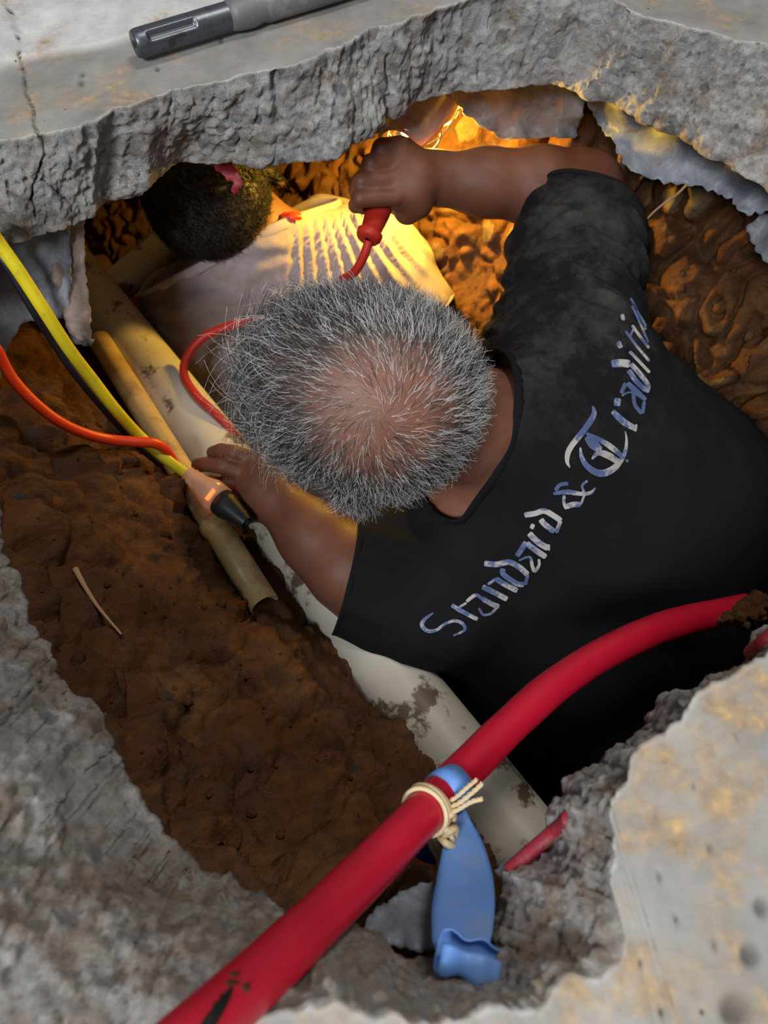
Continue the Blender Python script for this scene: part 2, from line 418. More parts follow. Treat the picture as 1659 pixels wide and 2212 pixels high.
M['blue_in'] = mat_simple('blue_tape_inner', (.02, .075, .30), .5, .3)
M['twine'] = mat_simple('cream_twine', (.66, .53, .32), .8, .2, dirt=(.35, .24, .12), damt=.6, dscale=90)
M['root'] = mat_simple('dry_straw', (.42, .25, .13), .8, .2)
M['sheet_blue'] = mat_sheet('blue_grey_plastic', (.20, .22, .26)); M['sheet_brown'] = mat_sheet('brown_grey_plastic', (.25, .19, .165))
M['sheet_dark'] = mat_sheet('dark_grey_plastic', (.13, .14, .155))
M['mud'] = mat_soil('mud', .8)
def mat_print():
    s = MB('shirt_print', .7, .3); c = s.ramp(s.noise(26, 8, .7), [(.44, (.42, .39, .36)), (.52, (.085, .12, .24)), (.62, (.06, .09, .18))])
    return s.out(c, s.bump(s.noise(400, 3), .4, .0004))
M['print'] = mat_print()
def mat_glass(name, col, rough, tr):
    s = MB(name, rough, .5, col); s.b.inputs['Transmission Weight'].default_value = tr; s.b.inputs['IOR'].default_value = 1.45; return s.m
M['clear'] = mat_glass('clear_amber_plastic', (.95, .62, .42), .25, .6)
def mat_emit(name, col, e):
    s = MB(name, .4, .3, col); s.b.inputs['Emission Color'].default_value = (*col, 1); s.b.inputs['Emission Strength'].default_value = e; return s.m
M['glow'] = mat_emit('neon_indicator', (1, .12, .02), 3.0); M['bulb'] = mat_emit('warm_bulb', (1, .72, .35), 40)
M['shade'] = mat_simple('lamp_shield', (.40, .31, .30), .2, .8, metal=.25, dirt=(.20, .13, .11), damt=.6, dscale=30)

# ------------------------------------------------------------------ the broken slab
RIM = [  # (top edge pixel, underside edge pixel)
 ((-300, 640), (-160, 680)), ((-150, 380), (-80, 560)), ((0, 308), (40, 528)), ((90, 300), (115, 500)), ((200, 262), (190, 466)),
 ((350, 207), (305, 402)), ((460, 182), (400, 355)), ((590, 150), (560, 350)), ((720, 108), (700, 342)), ((800, 62), (810, 286)),
 ((880, 40), (860, 248)), ((970, 12), (930, 214)), ((1070, -18), (1040, 200)), ((1200, -24), (1140, 190)), ((1310, -5), (1215, 190)),
 ((1380, 32), (1285, 218)), ((1500, 66), (1370, 250)), ((1590, 84), (1480, 306)), ((1690, 108), (1590, 372)), ((1850, 180), (1760, 480)),
 ((2080, 480), (1980, 700)), ((2120, 900), (2000, 1000)), ((1960, 1200), (1850, 1240)), ((1735, 1350), (1660, 1382)), ((1640, 1420), (1580, 1455)),
 ((1520, 1500), (1475, 1492)), ((1420, 1575), (1385, 1585)), ((1358, 1690), (1300, 1672)), ((1335, 1790), (1205, 1752)), ((1340, 1890), (1165, 1815)),
 ((1360, 1990), (1085, 1885)), ((1325, 2085), (1065, 1985)), ((1200, 2135), (1010, 2060)), ((1060, 2175), (900, 2055)), ((860, 2190), (800, 2015)),
 ((700, 2185), (725, 2005)), ((560, 2230), (640, 2020)), ((440, 2290), (580, 1935)), ((300, 2330), (470, 1885)), ((150, 2330), (408, 1850)),
 ((20, 2250), (340, 1735)), ((-50, 2100), (255, 1650)), ((-80, 1950), (235, 1575)), ((-95, 1800), (150, 1500)), ((-110, 1640), (90, 1400)),
 ((-120, 1480), (55, 1290)), ((-140, 1330), (12, 1200)), ((-180, 1150), (-10, 1090)), ((-260, 950), (-90, 960)), ((-320, 800), (-150, 820))]
SLAB = .105
def build_slab():
    N = 1500
    top = np.array([Pz(a[0], a[1], 0) for a, b in RIM]); bot = np.array([Pz(b[0], b[1], -SLAB) for a, b in RIM])
    T = catmull(top, N, True); B = catmull(bot, N, True); ctr = np.array([.05, .45, 0])
    for A, amp, off in ((T, 1, 0), (B, 1.2, 5)):
        d = np.roll(A, -1, 0)-np.roll(A, 1, 0); nrm = np.c_[-d[:, 1], d[:, 0]]; nrm /= np.linalg.norm(nrm, axis=1)[:, None]
        q = (fbm(A*28+off, 4)*.006+(1-worley(A*35+off)[0])*.008-.005+ridged(A*75+off, 3)*.0012)*amp; A[:, :2] += nrm*q[:, None]
    rows = []; fr = []
    K0 = 66; R = [0.0]; st = .0022
    while R[-1] < 1.9:
        R.append(R[-1]+st); st = st*(1.0 if R[-1] < .12 else 1.12)
    od = T-ctr; od[:, 2] = 0; od /= np.linalg.norm(od, axis=1)[:, None]
    ods = np.array(od)
    for _ in range(60): ods = (np.roll(ods, 2, 0)+ods+np.roll(ods, -2, 0))/3
    for r in R[::-1]:
        rows.append(T+(od*max(0, 1-r/.3)+ods*min(1, r/.3))*r); fr.append(np.full(N, sstep(.004, .0, r)*.6 if r > 0 else 1.))
    nt = len(rows)
    K = 46
    for k in range(1, K+1):
        s = k/K
        near = sstep(.35, .0, T[:, 1])                               # near edge: rounded, far edge: steep
        e = (s*.75+.25*s**1.6)*(1-near)+near*(1-(1-s)**1.05)
        xy = T[:, :2]*(1-e[:, None])+B[:, :2]*e[:, None]
        z = -SLAB*(s*(1-near)+near*(s**1.35)); rows.append(np.c_[xy, z]); fr.append(np.ones(N))
    nb = len(rows); bd = B-ctr; bd[:, 2] = 0; bd /= np.linalg.norm(bd, axis=1)[:, None]
    for r in (.01, .03, .08, .2, .5, 1.0, 1.7):
        rows.append(B+bd*r+np.array([0, 0, -.004])); fr.append(np.full(N, .4))
    V = np.concatenate(rows); frac = np.concatenate(fr); nr = len(rows)
    i = np.arange(N); Fc = []
    for k in range(nr-1): Fc.append(np.stack([k*N+i, k*N+(i+1) % N, (k+1)*N+(i+1) % N, (k+1)*N+i], 1))
    Fc = np.concatenate(Fc)[:, ::-1]
    rowi = np.repeat(np.arange(nr), N); face = ((rowi >= nt) & (rowi <= nb)).astype(float)
    dist_rim = np.abs(rowi-(nt-1))
    px, py, _ = proj(V)
    nn = normals(V, Fc)
    if nn[(nt-30)*N+5][2] < 0: Fc = Fc[:, ::-1]; nn = -nn
    # fracture relief
    ff = face*np.clip((rowi-nt)/4, 0, 1)*np.clip((nb+1-rowi)/5, .25, 1)
    m = ff > 0; P = V[m]; w1, w2, wid = worley(P*42+fbm(P*60, 2)[:, None]*.4); a1, a2, _ = worley(P*110)
    dsp = fbm(P*11, 3)*.007+ridged(P*30, 2)*.0010+np.clip(.40-w1, 0, 1)*.007*(wid > 140)+(a2-a1-.25)*.0014+fbm(P*120, 4)*.0024
    V[m] += nn[m]*(dsp*ff[m])[:, None]
    # chisel grooves on the far face
    scars = [((730, 190), (724, 262)), ((838, 125), (842, 185)), ((945, 55), (930, 175)), ((1040, 105), (1036, 172)), ((1352, 20), (1322, 105)), ((592, 152), (600, 262)), ((1245, 45), (1212, 120)), ((835, 210), (838, 262))]
    sc = np.zeros(len(V))
    for s in scars: sc = np.maximum(sc, np.exp(-(seg_dist(px, py, list(s))/7.)**2))
    sc *= (V[:, 1] > .4)*face; V -= nn*(sc*.006)[:, None]
    # top relief
    topm = (rowi < nt) & (dist_rim < 75) ; fade = np.clip(dist_rim/4, 0, 1)
    V[topm, 2] += fbm(V[topm]*12, 3)*.0012*fade[topm]
    # raised lighter screed in the far left corner
    a = Pz(0, 152, 0); b = Pz(470, 48, 0); dd = (b-a)[:2]; dd /= np.linalg.norm(dd); nrm = np.array([-dd[1], dd[0]])
    lit = sstep(0, .006, (V[:, :2]-a[:2])@nrm+fbm(V*20, 2)*.003)*(rowi < nt)*sstep(.30, .0, V[:, 0]+.1); V[:, 2] += lit*.005
    # crack
    ck = seg_dist(px+fbm(V*90, 2)*4, py, [(5, 0), (25, 35), (42, 85), (44, 130), (52, 165), (57, 200), (75, 240), (73, 270), (92, 305), (96, 330), (82, 372), (68, 430), (76, 470)])
    ck2 = seg_dist(px, py, [(88, 385), (120, 415), (150, 440)])
    cr = np.maximum(np.exp(-(ck/2.6)**2), .7*np.exp(-(ck2/2.)**2))*(V[:, 1] > .3); V -= nn*(cr*.003)[:, None]
    for (cx, cy, rr, am) in [(1622, 2060, 20, .005), (1590, 2180, 30, .006), (1648, 1958, 16, .004), (1535, 1830, 7, .003), (1425, 1892, 6, .003), (1462, 1985, 6, .003), (1545, 2040, 7, .003), (1592, 1590, 5, .002), (1430, 2185, 7, .003), (1500, 1700, 4, .002), (1385, 2080, 6, .003), (340, 148, 5, .002), (178, 160, 5, .002), (175, 178, 7, .002), (478, 88, 5, .002)]:
        g = np.exp(-(((px-cx)/rr)**2+((py-cy)/(rr*1.15))**2)**1.5)*(face == 0); V[:, 2] -= g*am; cr = np.maximum(cr, g*.55)
    # ochre dirt where it lies
    rust = .08+.24*(V[:, 1] < .30)*(rowi >= nt)
    for (cx, cy, rx, ry, am) in [(250, 210, 130, 35, .42), (30, 230, 60, 40, .38), (1480, 250, 260, 120, .38), (1150, 170, 130, 50, .3), (1650, 350, 160, 90, .5), (100, 1480, 170, 160, .42), (250, 1950, 330, 170, .62),
                             (480, 2080, 300, 160, .75), (560, 1960, 120, 60, .55), (1180, 1960, 190, 130, .6), (1480, 1700, 160, 190, .75), (1600, 1500, 110, 90, .85), (1420, 2120, 160, 110, .7), (1560, 1950, 60, 200, .5), (850, 2080, 150, 90, .62), (1100, 2060, 160, 50, .7)]:
        rust = np.maximum(rust, am*np.exp(-((px-cx)/rx)**2-((py-cy)/ry)**2))
    o = obj('floor', V, Fc, M['concrete'], attrs={'frac': np.clip(frac, 0, 1), 'rust': rust, 'lite': np.clip(np.maximum(lit, np.where(V[:, 1] < .3, .16, 0))+sc*.9, 0, 1), 'crack': np.clip(cr*1.2, 0, 1)})
    # a few worn holes in the near right surface are separate dents in the mesh
    return tag(o, kind='structure'), (V, Fc)
slab, slab_geo = build_slab()

# ------------------------------------------------------------------ the pit
PA = Pz(148, 580, -.45); PB = Pz(1121, 1812, -.45); PU = (PB-PA)/np.linalg.norm(PB-PA); PN = np.array([-PU[1], PU[0], 0])
if PN[0] < 0: PN = -PN
TA = Pz(215, 735, -.41); TB = Pz(572, 1308, -.385)
def build_soil():
    xs = np.linspace(-1.0, .85, 640); ys = np.linspace(-.35, 1.6, 660); X, Y = np.meshgrid(xs, ys, indexing='ij'); x = X.ravel(); y = Y.ravel()
    P0 = np.c_[x, y, 0*x]; wob = fbm(P0*5, 3)
    u = (x-PA[0])*PU[0]+(y-PA[1])*PU[1]; v = (x-PA[0])*PN[0]+(y-PA[1])*PN[1]
    # left bank profile across the big pipe
    exposed = sstep(.62, .35, u)                                     # further along the pipe lies bare
    vv = v+.012*wob
    xp = np.array([-.62, -.33, -.27, -.215, -.185, -.13, -.075, -.03, .0, .03, .07, .14, .3])
    zn = np.array([-.09, -.105, -.15, -.26, -.29, -.335, -.385, -.428, -.452, -.51, -.66, -.80, -.84])
    zf = np.array([-.09, -.12, -.17, -.21, -.24, -.30, -.44, -.50, -.52, -.53, -.62, -.72, -.78])
    z = np.interp(vv, xp, zn)*(1-exposed)+np.interp(vv, xp, zf)*exposed
    # far/right wall
    d = (.552*x+.833*y)-.90+.05*fbm(P0*3.1+4, 3); wall = np.interp(d, [-.34, -.16, -.04, .05, .12, .2], [-.84, -.62, -.46, -.30, -.15, -.09]); z = np.maximum(z, wall)
    d = x-.50+.05*fbm(P0*3.7+8, 3); z = np.maximum(z, np.interp(d, [-.12, .0, .05, .10], [-.84, -.55, -.3, -.09]))
    # near wall under the slab
    lim = np.interp(x, [-.3, -.1, .05, .2, .6], [.14, .07, .03, -.08, .02]); d = lim-y+.03*wob
    z = np.maximum(z, np.interp(d, [-.26, -.10, -.03, .03, .08], [-.84, -.42, -.33, -.16, -.11]))
    # hollow bitten into the left bank
    h = Pz(475, 1510, -.33); z -= .05*np.exp(-(((x-h[0])/.03)**2+((y-h[1])/.05)**2))
    tn = np.hypot(*(TB-TA)[:2]); tu = ((x-TA[0])*(TB-TA)[0]+(y-TA[1])*(TB-TA)[1])/tn; tv = ((x-TA[0])*(TB-TA)[1]-(y-TA[1])*(TB-TA)[0])/tn
    za = TA[2]+(TB[2]-TA[2])*tu/tn; z = np.where((np.abs(tv) < .034) & (tu > .0) & (tu < tn+.02), np.minimum(z, za-.012+sstep(.02, .034, np.abs(tv))*.02), z)
    V = np.c_[x, y, z]; n = (len(xs), len(ys)); idx = np.arange(n[0]*n[1]).reshape(n)
    Fc = np.stack([idx[:-1, :-1].ravel(), idx[1:, :-1].ravel(), idx[1:, 1:].ravel(), idx[:-1, 1:].ravel()], 1)
    nn = normals(V, Fc); st = np.clip(1-nn[:, 2], 0, 1)
    a1, a2, aid = worley(V*np.array([15, 15, 9])+fbm(V*14, 2)[:, None]*.5); b1, b2, _ = worley(V*55)
    rw = 1+.9*sstep(.15, .32, V[:, 0]); dsp = fbm(V*9, 5)*.014+(.5-a1)*.05*st*rw-np.exp(-(a2-a1)/.09)*.024*st*rw*rw+(a2-a1)*.02*st*(aid > 100)+(.45-b1)*.005+fbm(V*60, 3)*.005+ridged(V*24, 3)*.0035+(rw-1)*(fbm(V*38, 4)*.010+np.abs(fbm(V*95, 3))*.006)
    near = z > -.125; dsp[near] *= .3
    V = V+nn*dsp[:, None]; V[:, 2] = np.minimum(V[:, 2], -SLAB-.012)
    # keep the bare pipe clear of the soil relief
    cell = ((aid*37 % 100)/100.)*sstep(.10, .28, a2-a1)*np.clip(st*1.6, 0, 1)*sstep(-.05, .15, u*0+V[:, 0])
    o = obj('pit_soil', V, Fc, M['soil'], attrs={'cell': cell}); tag(o, kind='structure'); return o, (V, Fc)
soil, soil_geo = build_soil()
def bvh_of(V, Fc): return BVHTree.FromPolygons([Vector(v) for v in V], [list(map(int, f)) for f in Fc])
SB = bvh_of(*soil_geo)
def on(bvh, px, py, lift=0.0):
    r = Vector(ray(px, py)).normalized(); h = bvh.ray_cast(Vector((0, 0, CAMZ)), r)
    return None if h[0] is None else np.array(h[0]-r*lift)

# ------------------------------------------------------------------ pipes in the trench
def pipe(name, a, b, r, m, label, cat, wall=.004, n=60):
    d = (b-a); L = np.linalg.norm(d); d = d/L; prof = [(0, r-wall), (0, r)]+[(L*k/n, r) for k in range(1, n)]+[(L, r), (L, r-wall), (0, r-wall)]
    V, Fc = lathe(a, d, prof, 40); o = obj(name, V, Fc, m, base=a); return tag(o, label, cat)
pipe('drain_pipe', PA-PU*.35, PB+PU*.25, .0445, M['pvc'], 'wide off-white plastic drain pipe running diagonally under the grey-haired man\'s hand', 'pipe')
ta = Pz(215, 735, -.41); tb = Pz(572, 1308, -.385); td = (tb-ta)/np.linalg.norm(tb-ta)
tp = thing('tan_pipe', tb, 'narrow tan pipe with a cut open end lying beside the wide white drain pipe', 'pipe')
V, Fc = lathe(ta, td, [(0, .016), (np.linalg.norm(tb-ta)*.745, .0168), (np.linalg.norm(tb-ta), .0175), (np.linalg.norm(tb-ta), .0150), (np.linalg.norm(tb-ta)*.8, .016)], 32); obj('tube', V, Fc, M['tan_pipe'], tp)
V, Fc = lathe(ta+td*np.linalg.norm(tb-ta)*.735, td, [(0, .016), (0, .0185), (.004, .0195), (.010, .0195), (.016, .018), (.018, .0165)], 32); obj('collar', V, Fc, M['tan_pipe'], tp)
sa = Pt(262, 610, 1.24); sb = Pt(395, 500, 1.27); sd = (sb-sa)/np.linalg.norm(sb-sa)
sp = thing('pipe_stub', sa, 'short tan pipe stub poking out of the soil behind the drain pipe', 'pipe')
L = np.linalg.norm(sb-sa); V, Fc = lathe(sa, sd, [(-.03, .027), (L*.75, .027)], 30); obj('tube', V, Fc, M['pvc'], sp)
V, Fc = lathe(sa, sd, [(L*.72, .027), (L*.72, .032), (L*.78, .033), (L*.80, .029), (L*.84, .033), (L*1.05, .033), (L*1.05, .026)], 30); obj('socket', V, Fc, M['pvc'], sp)

# ------------------------------------------------------------------ people
def head_frame(fwd, up):
    f = np.array(fwd, float); f /= np.linalg.norm(f); u = np.array(up, float); u -= f*(u@f); u /= np.linalg.norm(u); r = np.cross(f, u)
    return f, u, r                                                    # forward, up, right
def add_head(S, c, f, u, r, k=1.0):
    R = np.stack([f, r, u]); g = lambda a, b, d: c+(f*a+r*b+u*d)*k
    S.ell(g(-.005, 0, .01), np.array([.100, .083, .088])*k, R, .01)                   # skull
    S.ell(g(-.03, 0, .0), np.array([.07, .082, .075])*k, R, .02)
    S.ell(g(.03, 0, -.055), np.array([.062, .058, .075])*k, R, .02)                   # face
    S.ell(g(.06, 0, -.105), np.array([.028, .032, .022])*k, R, .02)                   # chin
    for s in (-1, 1):
        S.ell(g(.055, s*.05, -.05), np.array([.028, .02, .02])*k, R, .015)            # cheek
        S.ell(g(.098, s*.032, -.02), np.array([.012, .015, .010])*k, R, .006, True)   # eye socket
        S.ell(g(.088, s*.032, -.022), np.array([.012, .012, .012])*k, R, .003)        # eye
        S.ell(g(.088, s*.03, .0), np.array([.010, .024, .007])*k, R, .008)            # brow
        S.ell(g(-.01, s*.089, -.03), np.array([.018, .007, .032])*k, R, .004)         # ear
        S.ell(g(-.008, s*.097, -.03), np.array([.010, .004, .02])*k, R, .003, True)
        S.cap(g(-.002, s*.084, -.057), g(.001, s*.087, -.062), .008*k, .007*k, .004)
    S.cap(g(.092, 0, -.01), g(.118, 0, -.055), .007*k, .011*k, .008)                  # nose
    S.cap(g(.088, -.022, -.083), g(.088, .022, -.083), .006*k, .006*k, .005)          # lips
    S.cap(g(.085, -.02, -.093), g(.085, .02, -.093), .006*k, .006*k, .005)

# ---- grey-haired man
HC = Pt(778, 852, .70); hf, hu, hr = head_frame(-RT*1.0+UPV*.24-BACK*.30, BACK+UPV*.12-RT*.0)
JN = Pt(1075, 935, .85)                                               # base of the neck
RSH = Pt(1215, 770, .92); REL = Pt(1262, 412, 1.0); RWR = Pt(930, 385, .965)
LSH = Pt(905, 1285, .91); LEL = Pt(742, 1222, .90); LWR = Pt(588, 1072, .925)
RH = Pt(858, 385, .955)
def px_r(p, t): return p*t/F
def body_main(S, infl=0.0, skin=True):
    kk = .03
    S.chain([(JN, .055+infl), (Pt(1180, 1030, .93), .09+infl)], kk)
    if skin: S.chain([(HC-hu*.05-hf*.03, .058), (JN, .064)], .02)
def torso(S, i):
    # shoulder girdle, ribcage, lower back leaving the frame at the lower right
    S.chain([(Pt(1210, 800, .93), .078+i), (Pt(1140, 1010, .925), .10+i), (Pt(960, 1230, .93), .085+i)], .05)
    S.chain([(Pt(1130, 1020, .93), .11+i), (Pt(1330, 1150, .99), .14+i), (Pt(1560, 1330, 1.06), .15+i), (Pt(1700, 1500, 1.15), .15+i)], .05)
    S.chain([(Pt(1260, 880, .94), .10+i), (Pt(1430, 1080, 1.0), .13+i)], .05)
    S.chain([(Pt(1000, 1290, .98), .10+i), (Pt(1200, 1420, 1.04), .13+i), (Pt(1400, 1600, 1.12), .14+i)], .05)
lo = [-.25, .05, -.78]; hi = [.78, 1.02, .06]
S = SDF([-.27, .0, -.75], [.74, 1.0, .02], .0031)
torso(S, 0)
S.chain([(HC-hu*.04-hf*.035, .060), (JN, .062), (Pt(1150, 985, .92), .075)], .03)
S.chain([(RSH, .068), ((RSH*.45+REL*.55), .056), (REL, .047)], .03)
S.chain([(REL, .046), (REL*.7+RWR*.3, .046), (REL*.35+RWR*.65, .038), (RWR, .031)], .02)
S.chain([(LSH, .072), (LSH*.4+LEL*.6, .058), (LEL, .043)], .03)
S.chain([(LEL, .042), (LEL*.6+LWR*.4, .040), (LWR, .028)], .02)
add_head(S, HC, hf, hu, hr, 1.03)
def fingers(S, base, tips, rad):
    for ch in tips: S.chain([(p, r) for p, r in ch], .0025)
# right hand: fist round the lamp grip
gp = Pt(812, 470, .955); gq = Pt(893, 292, .985); gd = (gq-gp)/np.linalg.norm(gq-gp)   # grip axis
S.chain([(RWR, .031), (Pt(895, 385, .945), .026), (Pt(868, 352, .940), .021)], .012)
S.chain([(Pt(895, 395, .945), .026), (Pt(862, 385, .938), .020)], .01)
S.chain([(Pt(890, 420, .948), .025), (Pt(862, 420, .942), .020)], .01)
S.chain([(Pt(890, 350, .95), .020), (Pt(872, 325, .945), .016)], .01)
fc = [((866, 314), (824, 320), (812, 344)), ((860, 348), (802, 354), (790, 378)), ((855, 388), (781, 392), (770, 412)), ((855, 426), (778, 430), (768, 444))]
for i, (a, b, c) in enumerate(fc):
    r = [.0105, .0108, .0105, .0095][i]
    S.chain([(Pt(*a, .930), r+.001), (Pt(*b, .920), r+.001), (Pt(*c, .950), r*.95), (Pt(c[0]+30, c[1]+8, .985), r*.85)], .0022)
S.chain([(Pt(900, 440, .955), .020), (Pt(880, 455, .965), .016), (Pt(855, 440, .985), .012), (Pt(832, 420, .99), .0105)], .006)   # thumb
# left hand spread on the drain pipe
S.chain([(LWR, .029), (Pt(560, 1058, .925), .024), (Pt(538, 1040, .930), .018)], .012)
S.chain([(Pt(572, 1035, .925), .022), (Pt(552, 1008, .930), .017)], .012)
S.chain([(Pt(565, 1085, .93), .021), (Pt(540, 1070, .935), .017)], .012)
lf = [[(545, 992, .928), (505, 978, .922), (478, 973, .932), (460, 978, .948)],
      [(535, 1026, .925), (482, 1008, .918), (448, 1003, .930), (428, 1005, .945)],
      [(530, 1058, .930), (485, 1045, .930), (462, 1042, .942), (448, 1044, .952)],
      [(535, 1085, .938), (508, 1080, .942), (492, 1080, .952), (484, 1084, .958)]]
for i, ch in enumerate(lf):
    r = [.0095, .0098, .0095, .009][i]; S.chain([(Pt(*q), r*(1.05-.05*j)) for j, q in enumerate(ch)], .0018)
S.chain([(Pt(575, 1020, .93), .016), (Pt(570, 985, .945), .0125), (Pt(556, 962, .958), .0105)], .006)
V, Q = S.mesh(1)
hrel = (V-HC); hx, hy, hz = hrel@hf, hrel@hr, hrel@hu
_hb = bvh_of(V, Q); CROWN = on(_hb, 825, 895)
inhead = np.linalg.norm(hrel, axis=1) < .16
hairline = sstep(-.075, -.055, hz-.0+.30*np.clip(hx-.02, -1, .0)*1.0)*sstep(.092, .075, hx-.25*np.clip(hz, 0, 1))
cd = np.linalg.norm(V-CROWN, axis=1); front = np.abs(hy) < .05
thin = sstep(.035, .085, cd+fbm(V*40, 2)*.01)
scalp = np.clip(hairline*inhead*(.25+.75*thin)*(1-.35*sstep(.0, .06, hx)*sstep(.07, .03, np.abs(hy))), 0, 1)
man = thing('person', Pt(1300, 1300, 1.2)*np.array([1, 1, 0])+np.array([0, 0, -.78]), 'grey-haired man in a black lettered T-shirt, holding up a red-handled work lamp', 'person')
body = obj('body', V, Q, M['skin'], man, attrs={'scalp': scalp, 'grime': sstep(.17, .24, np.linalg.norm(V-HC, axis=1))})
headgeo = (V, Q, hairline*inhead, cd, hx, hy, hz)

# ---- his shirt
S = SDF([-.30, .0, -.82], [.82, 1.06, .0], .0048)
torso(S, .012)
S.chain([(JN-(JN-Pt(1150, 985, .92))*-.1, .082), (Pt(1150, 985, .92), .10)], .04)
S.chain([(RSH, .082), ((RSH*.45+REL*.55), .074), (REL*.94+RSH*.06, .069), (REL*1.12-RSH*.12, .066)], .04)
S.chain([(LSH, .08), (Pt(862, 1338, .93), .054)], .04)
S.chain([(LSH, .086), (LSH*.35+LEL*.65, .067), (LEL*1.15-LSH*.15, .055)], .04)
V, Q = S.mesh(2)
ra = REL-RSH; ral = np.linalg.norm(ra); ra /= ral
la = LEL-LSH; lal = np.linalg.norm(la); la /= lal
neckax = (HC-hu*.04-hf*.035)-JN; neckax /= np.linalg.norm(neckax)
nn = normals(V, Q); dR = (V-RSH)@ra; dL = (V-LSH)@la; side = np.cross(ra, -BACK)
wR = sstep(-.02, .06, dR)*sstep(.16, .08, np.linalg.norm(V-RSH-np.outer(np.clip(dR, 0, ral), ra), axis=1))
lat = (V-RSH)@side
fold = np.sin((dR+.35*lat**2*8+fbm(V*9, 2)*.014)*2*math.pi/.021+lat*8)*.0034+np.sin((dR*1.0-lat*.5+fbm(V*6, 2)*.02)*2*math.pi/.047)*.0045
wL = sstep(.0, .06, dL)*sstep(.16, .08, np.linalg.norm(V-LSH-np.outer(np.clip(dL, 0, lal), la), axis=1))
foldL = np.sin((((V-LSH)@np.cross(la, BACK))+fbm(V*8, 2)*.02)*2*math.pi/.04)*.002
broad = fbm(V*np.array([7, 7, 7]), 3)*.006+ridged(V*np.array([10, 16, 10]), 2)*.0018
vpx, vpy, _ = proj(V)
arm = np.exp(-(np.hypot(vpx-1090, vpy-740)/90)**2)*np.sin((vpx*.25+vpy*1.0+fbm(V*15, 2)*30)*2*math.pi/26)*.003
V = V+nn*(wR*fold+wL*foldL+(1-wR)*broad+arm)[:, None]
cuffR = RSH+ra*(ral*.80); cuffL = LSH+la*(lal*.93)
cutN = Pt(1046, 930, .82); neckn = -RT*.90+UPV*.18+BACK*.38
V, Fc, loops = cut_mesh(V, Q, [(cuffR+(RWR-REL)*0, ra+.25*(REL-RWR)/np.linalg.norm(REL-RWR), .13), (cuffL, la+UPV*-.15, .13), (cutN, neckn, .098)])
vpx, vpy, _ = proj(V)
dust_shade = np.exp(-((vpx-1230)/230)**2-((vpy-620)/260)**2)*1.6
shirt = obj('shirt', V, Fc, M['black_shirt'], man, attrs={'dust_shade': np.clip(dust_shade, 0, 1)})
md = shirt.modifiers.new('thickness', 'SOLIDIFY'); md.thickness = .0022; md.offset = -1
for nm, p, r in (('neckband', cutN, .0042), ('cuff', cuffR, .0022), ('cuff', cuffL, .0022)):
    v, f = ring_tube(loop_near(loops, p), r); obj(nm, v, f, M['black_shirt'], shirt)
# lettering, laid on the cloth
SHB = bvh_of(V, Fc)
def stroke_mesh(strokes, bvh, ox, oy, sc, lift=.0012):
    Vs = []; Fs = []
    for pts, wd in strokes:
        pts = np.array(pts, float); wv = np.array(wd if np.ndim(wd) else [wd]*len(pts), float)
        n = max(5, int(np.sum(np.hypot(*np.diff(pts, axis=0).T))/11)); C = catmull(np.c_[pts, wv], n); T = np.gradient(C[:, :2], axis=0); T /= np.linalg.norm(T, axis=1)[:, None]+1e-9
        N2 = np.c_[-T[:, 1], T[:, 0]]; b0 = len(Vs); ok = True; grid = []
        for k in range(n):
            row = []
            for s in (-1, -.33, .33, 1):
                e = C[k, :2]+N2[k]*s*C[k, 2]*.5*(1 if 0 < k < n-1 else .7)
                p = on(bvh, ox+e[0]/sc, oy+e[1]/sc, lift)
                row.append(p)
            grid.append(row)
        last = None
        for row in grid:
            if any(p is None for p in row): last = None; continue
            if last is not None and np.linalg.norm(row[1]-prow[1]) > .03: last = None
            st = len(Vs); Vs += row
            if last is not None:
                for q in range(3): Fs.append([last+q, last+q+1, st+q+1, st+q])
            last = st; prow = row
    return np.array(Vs), Fs
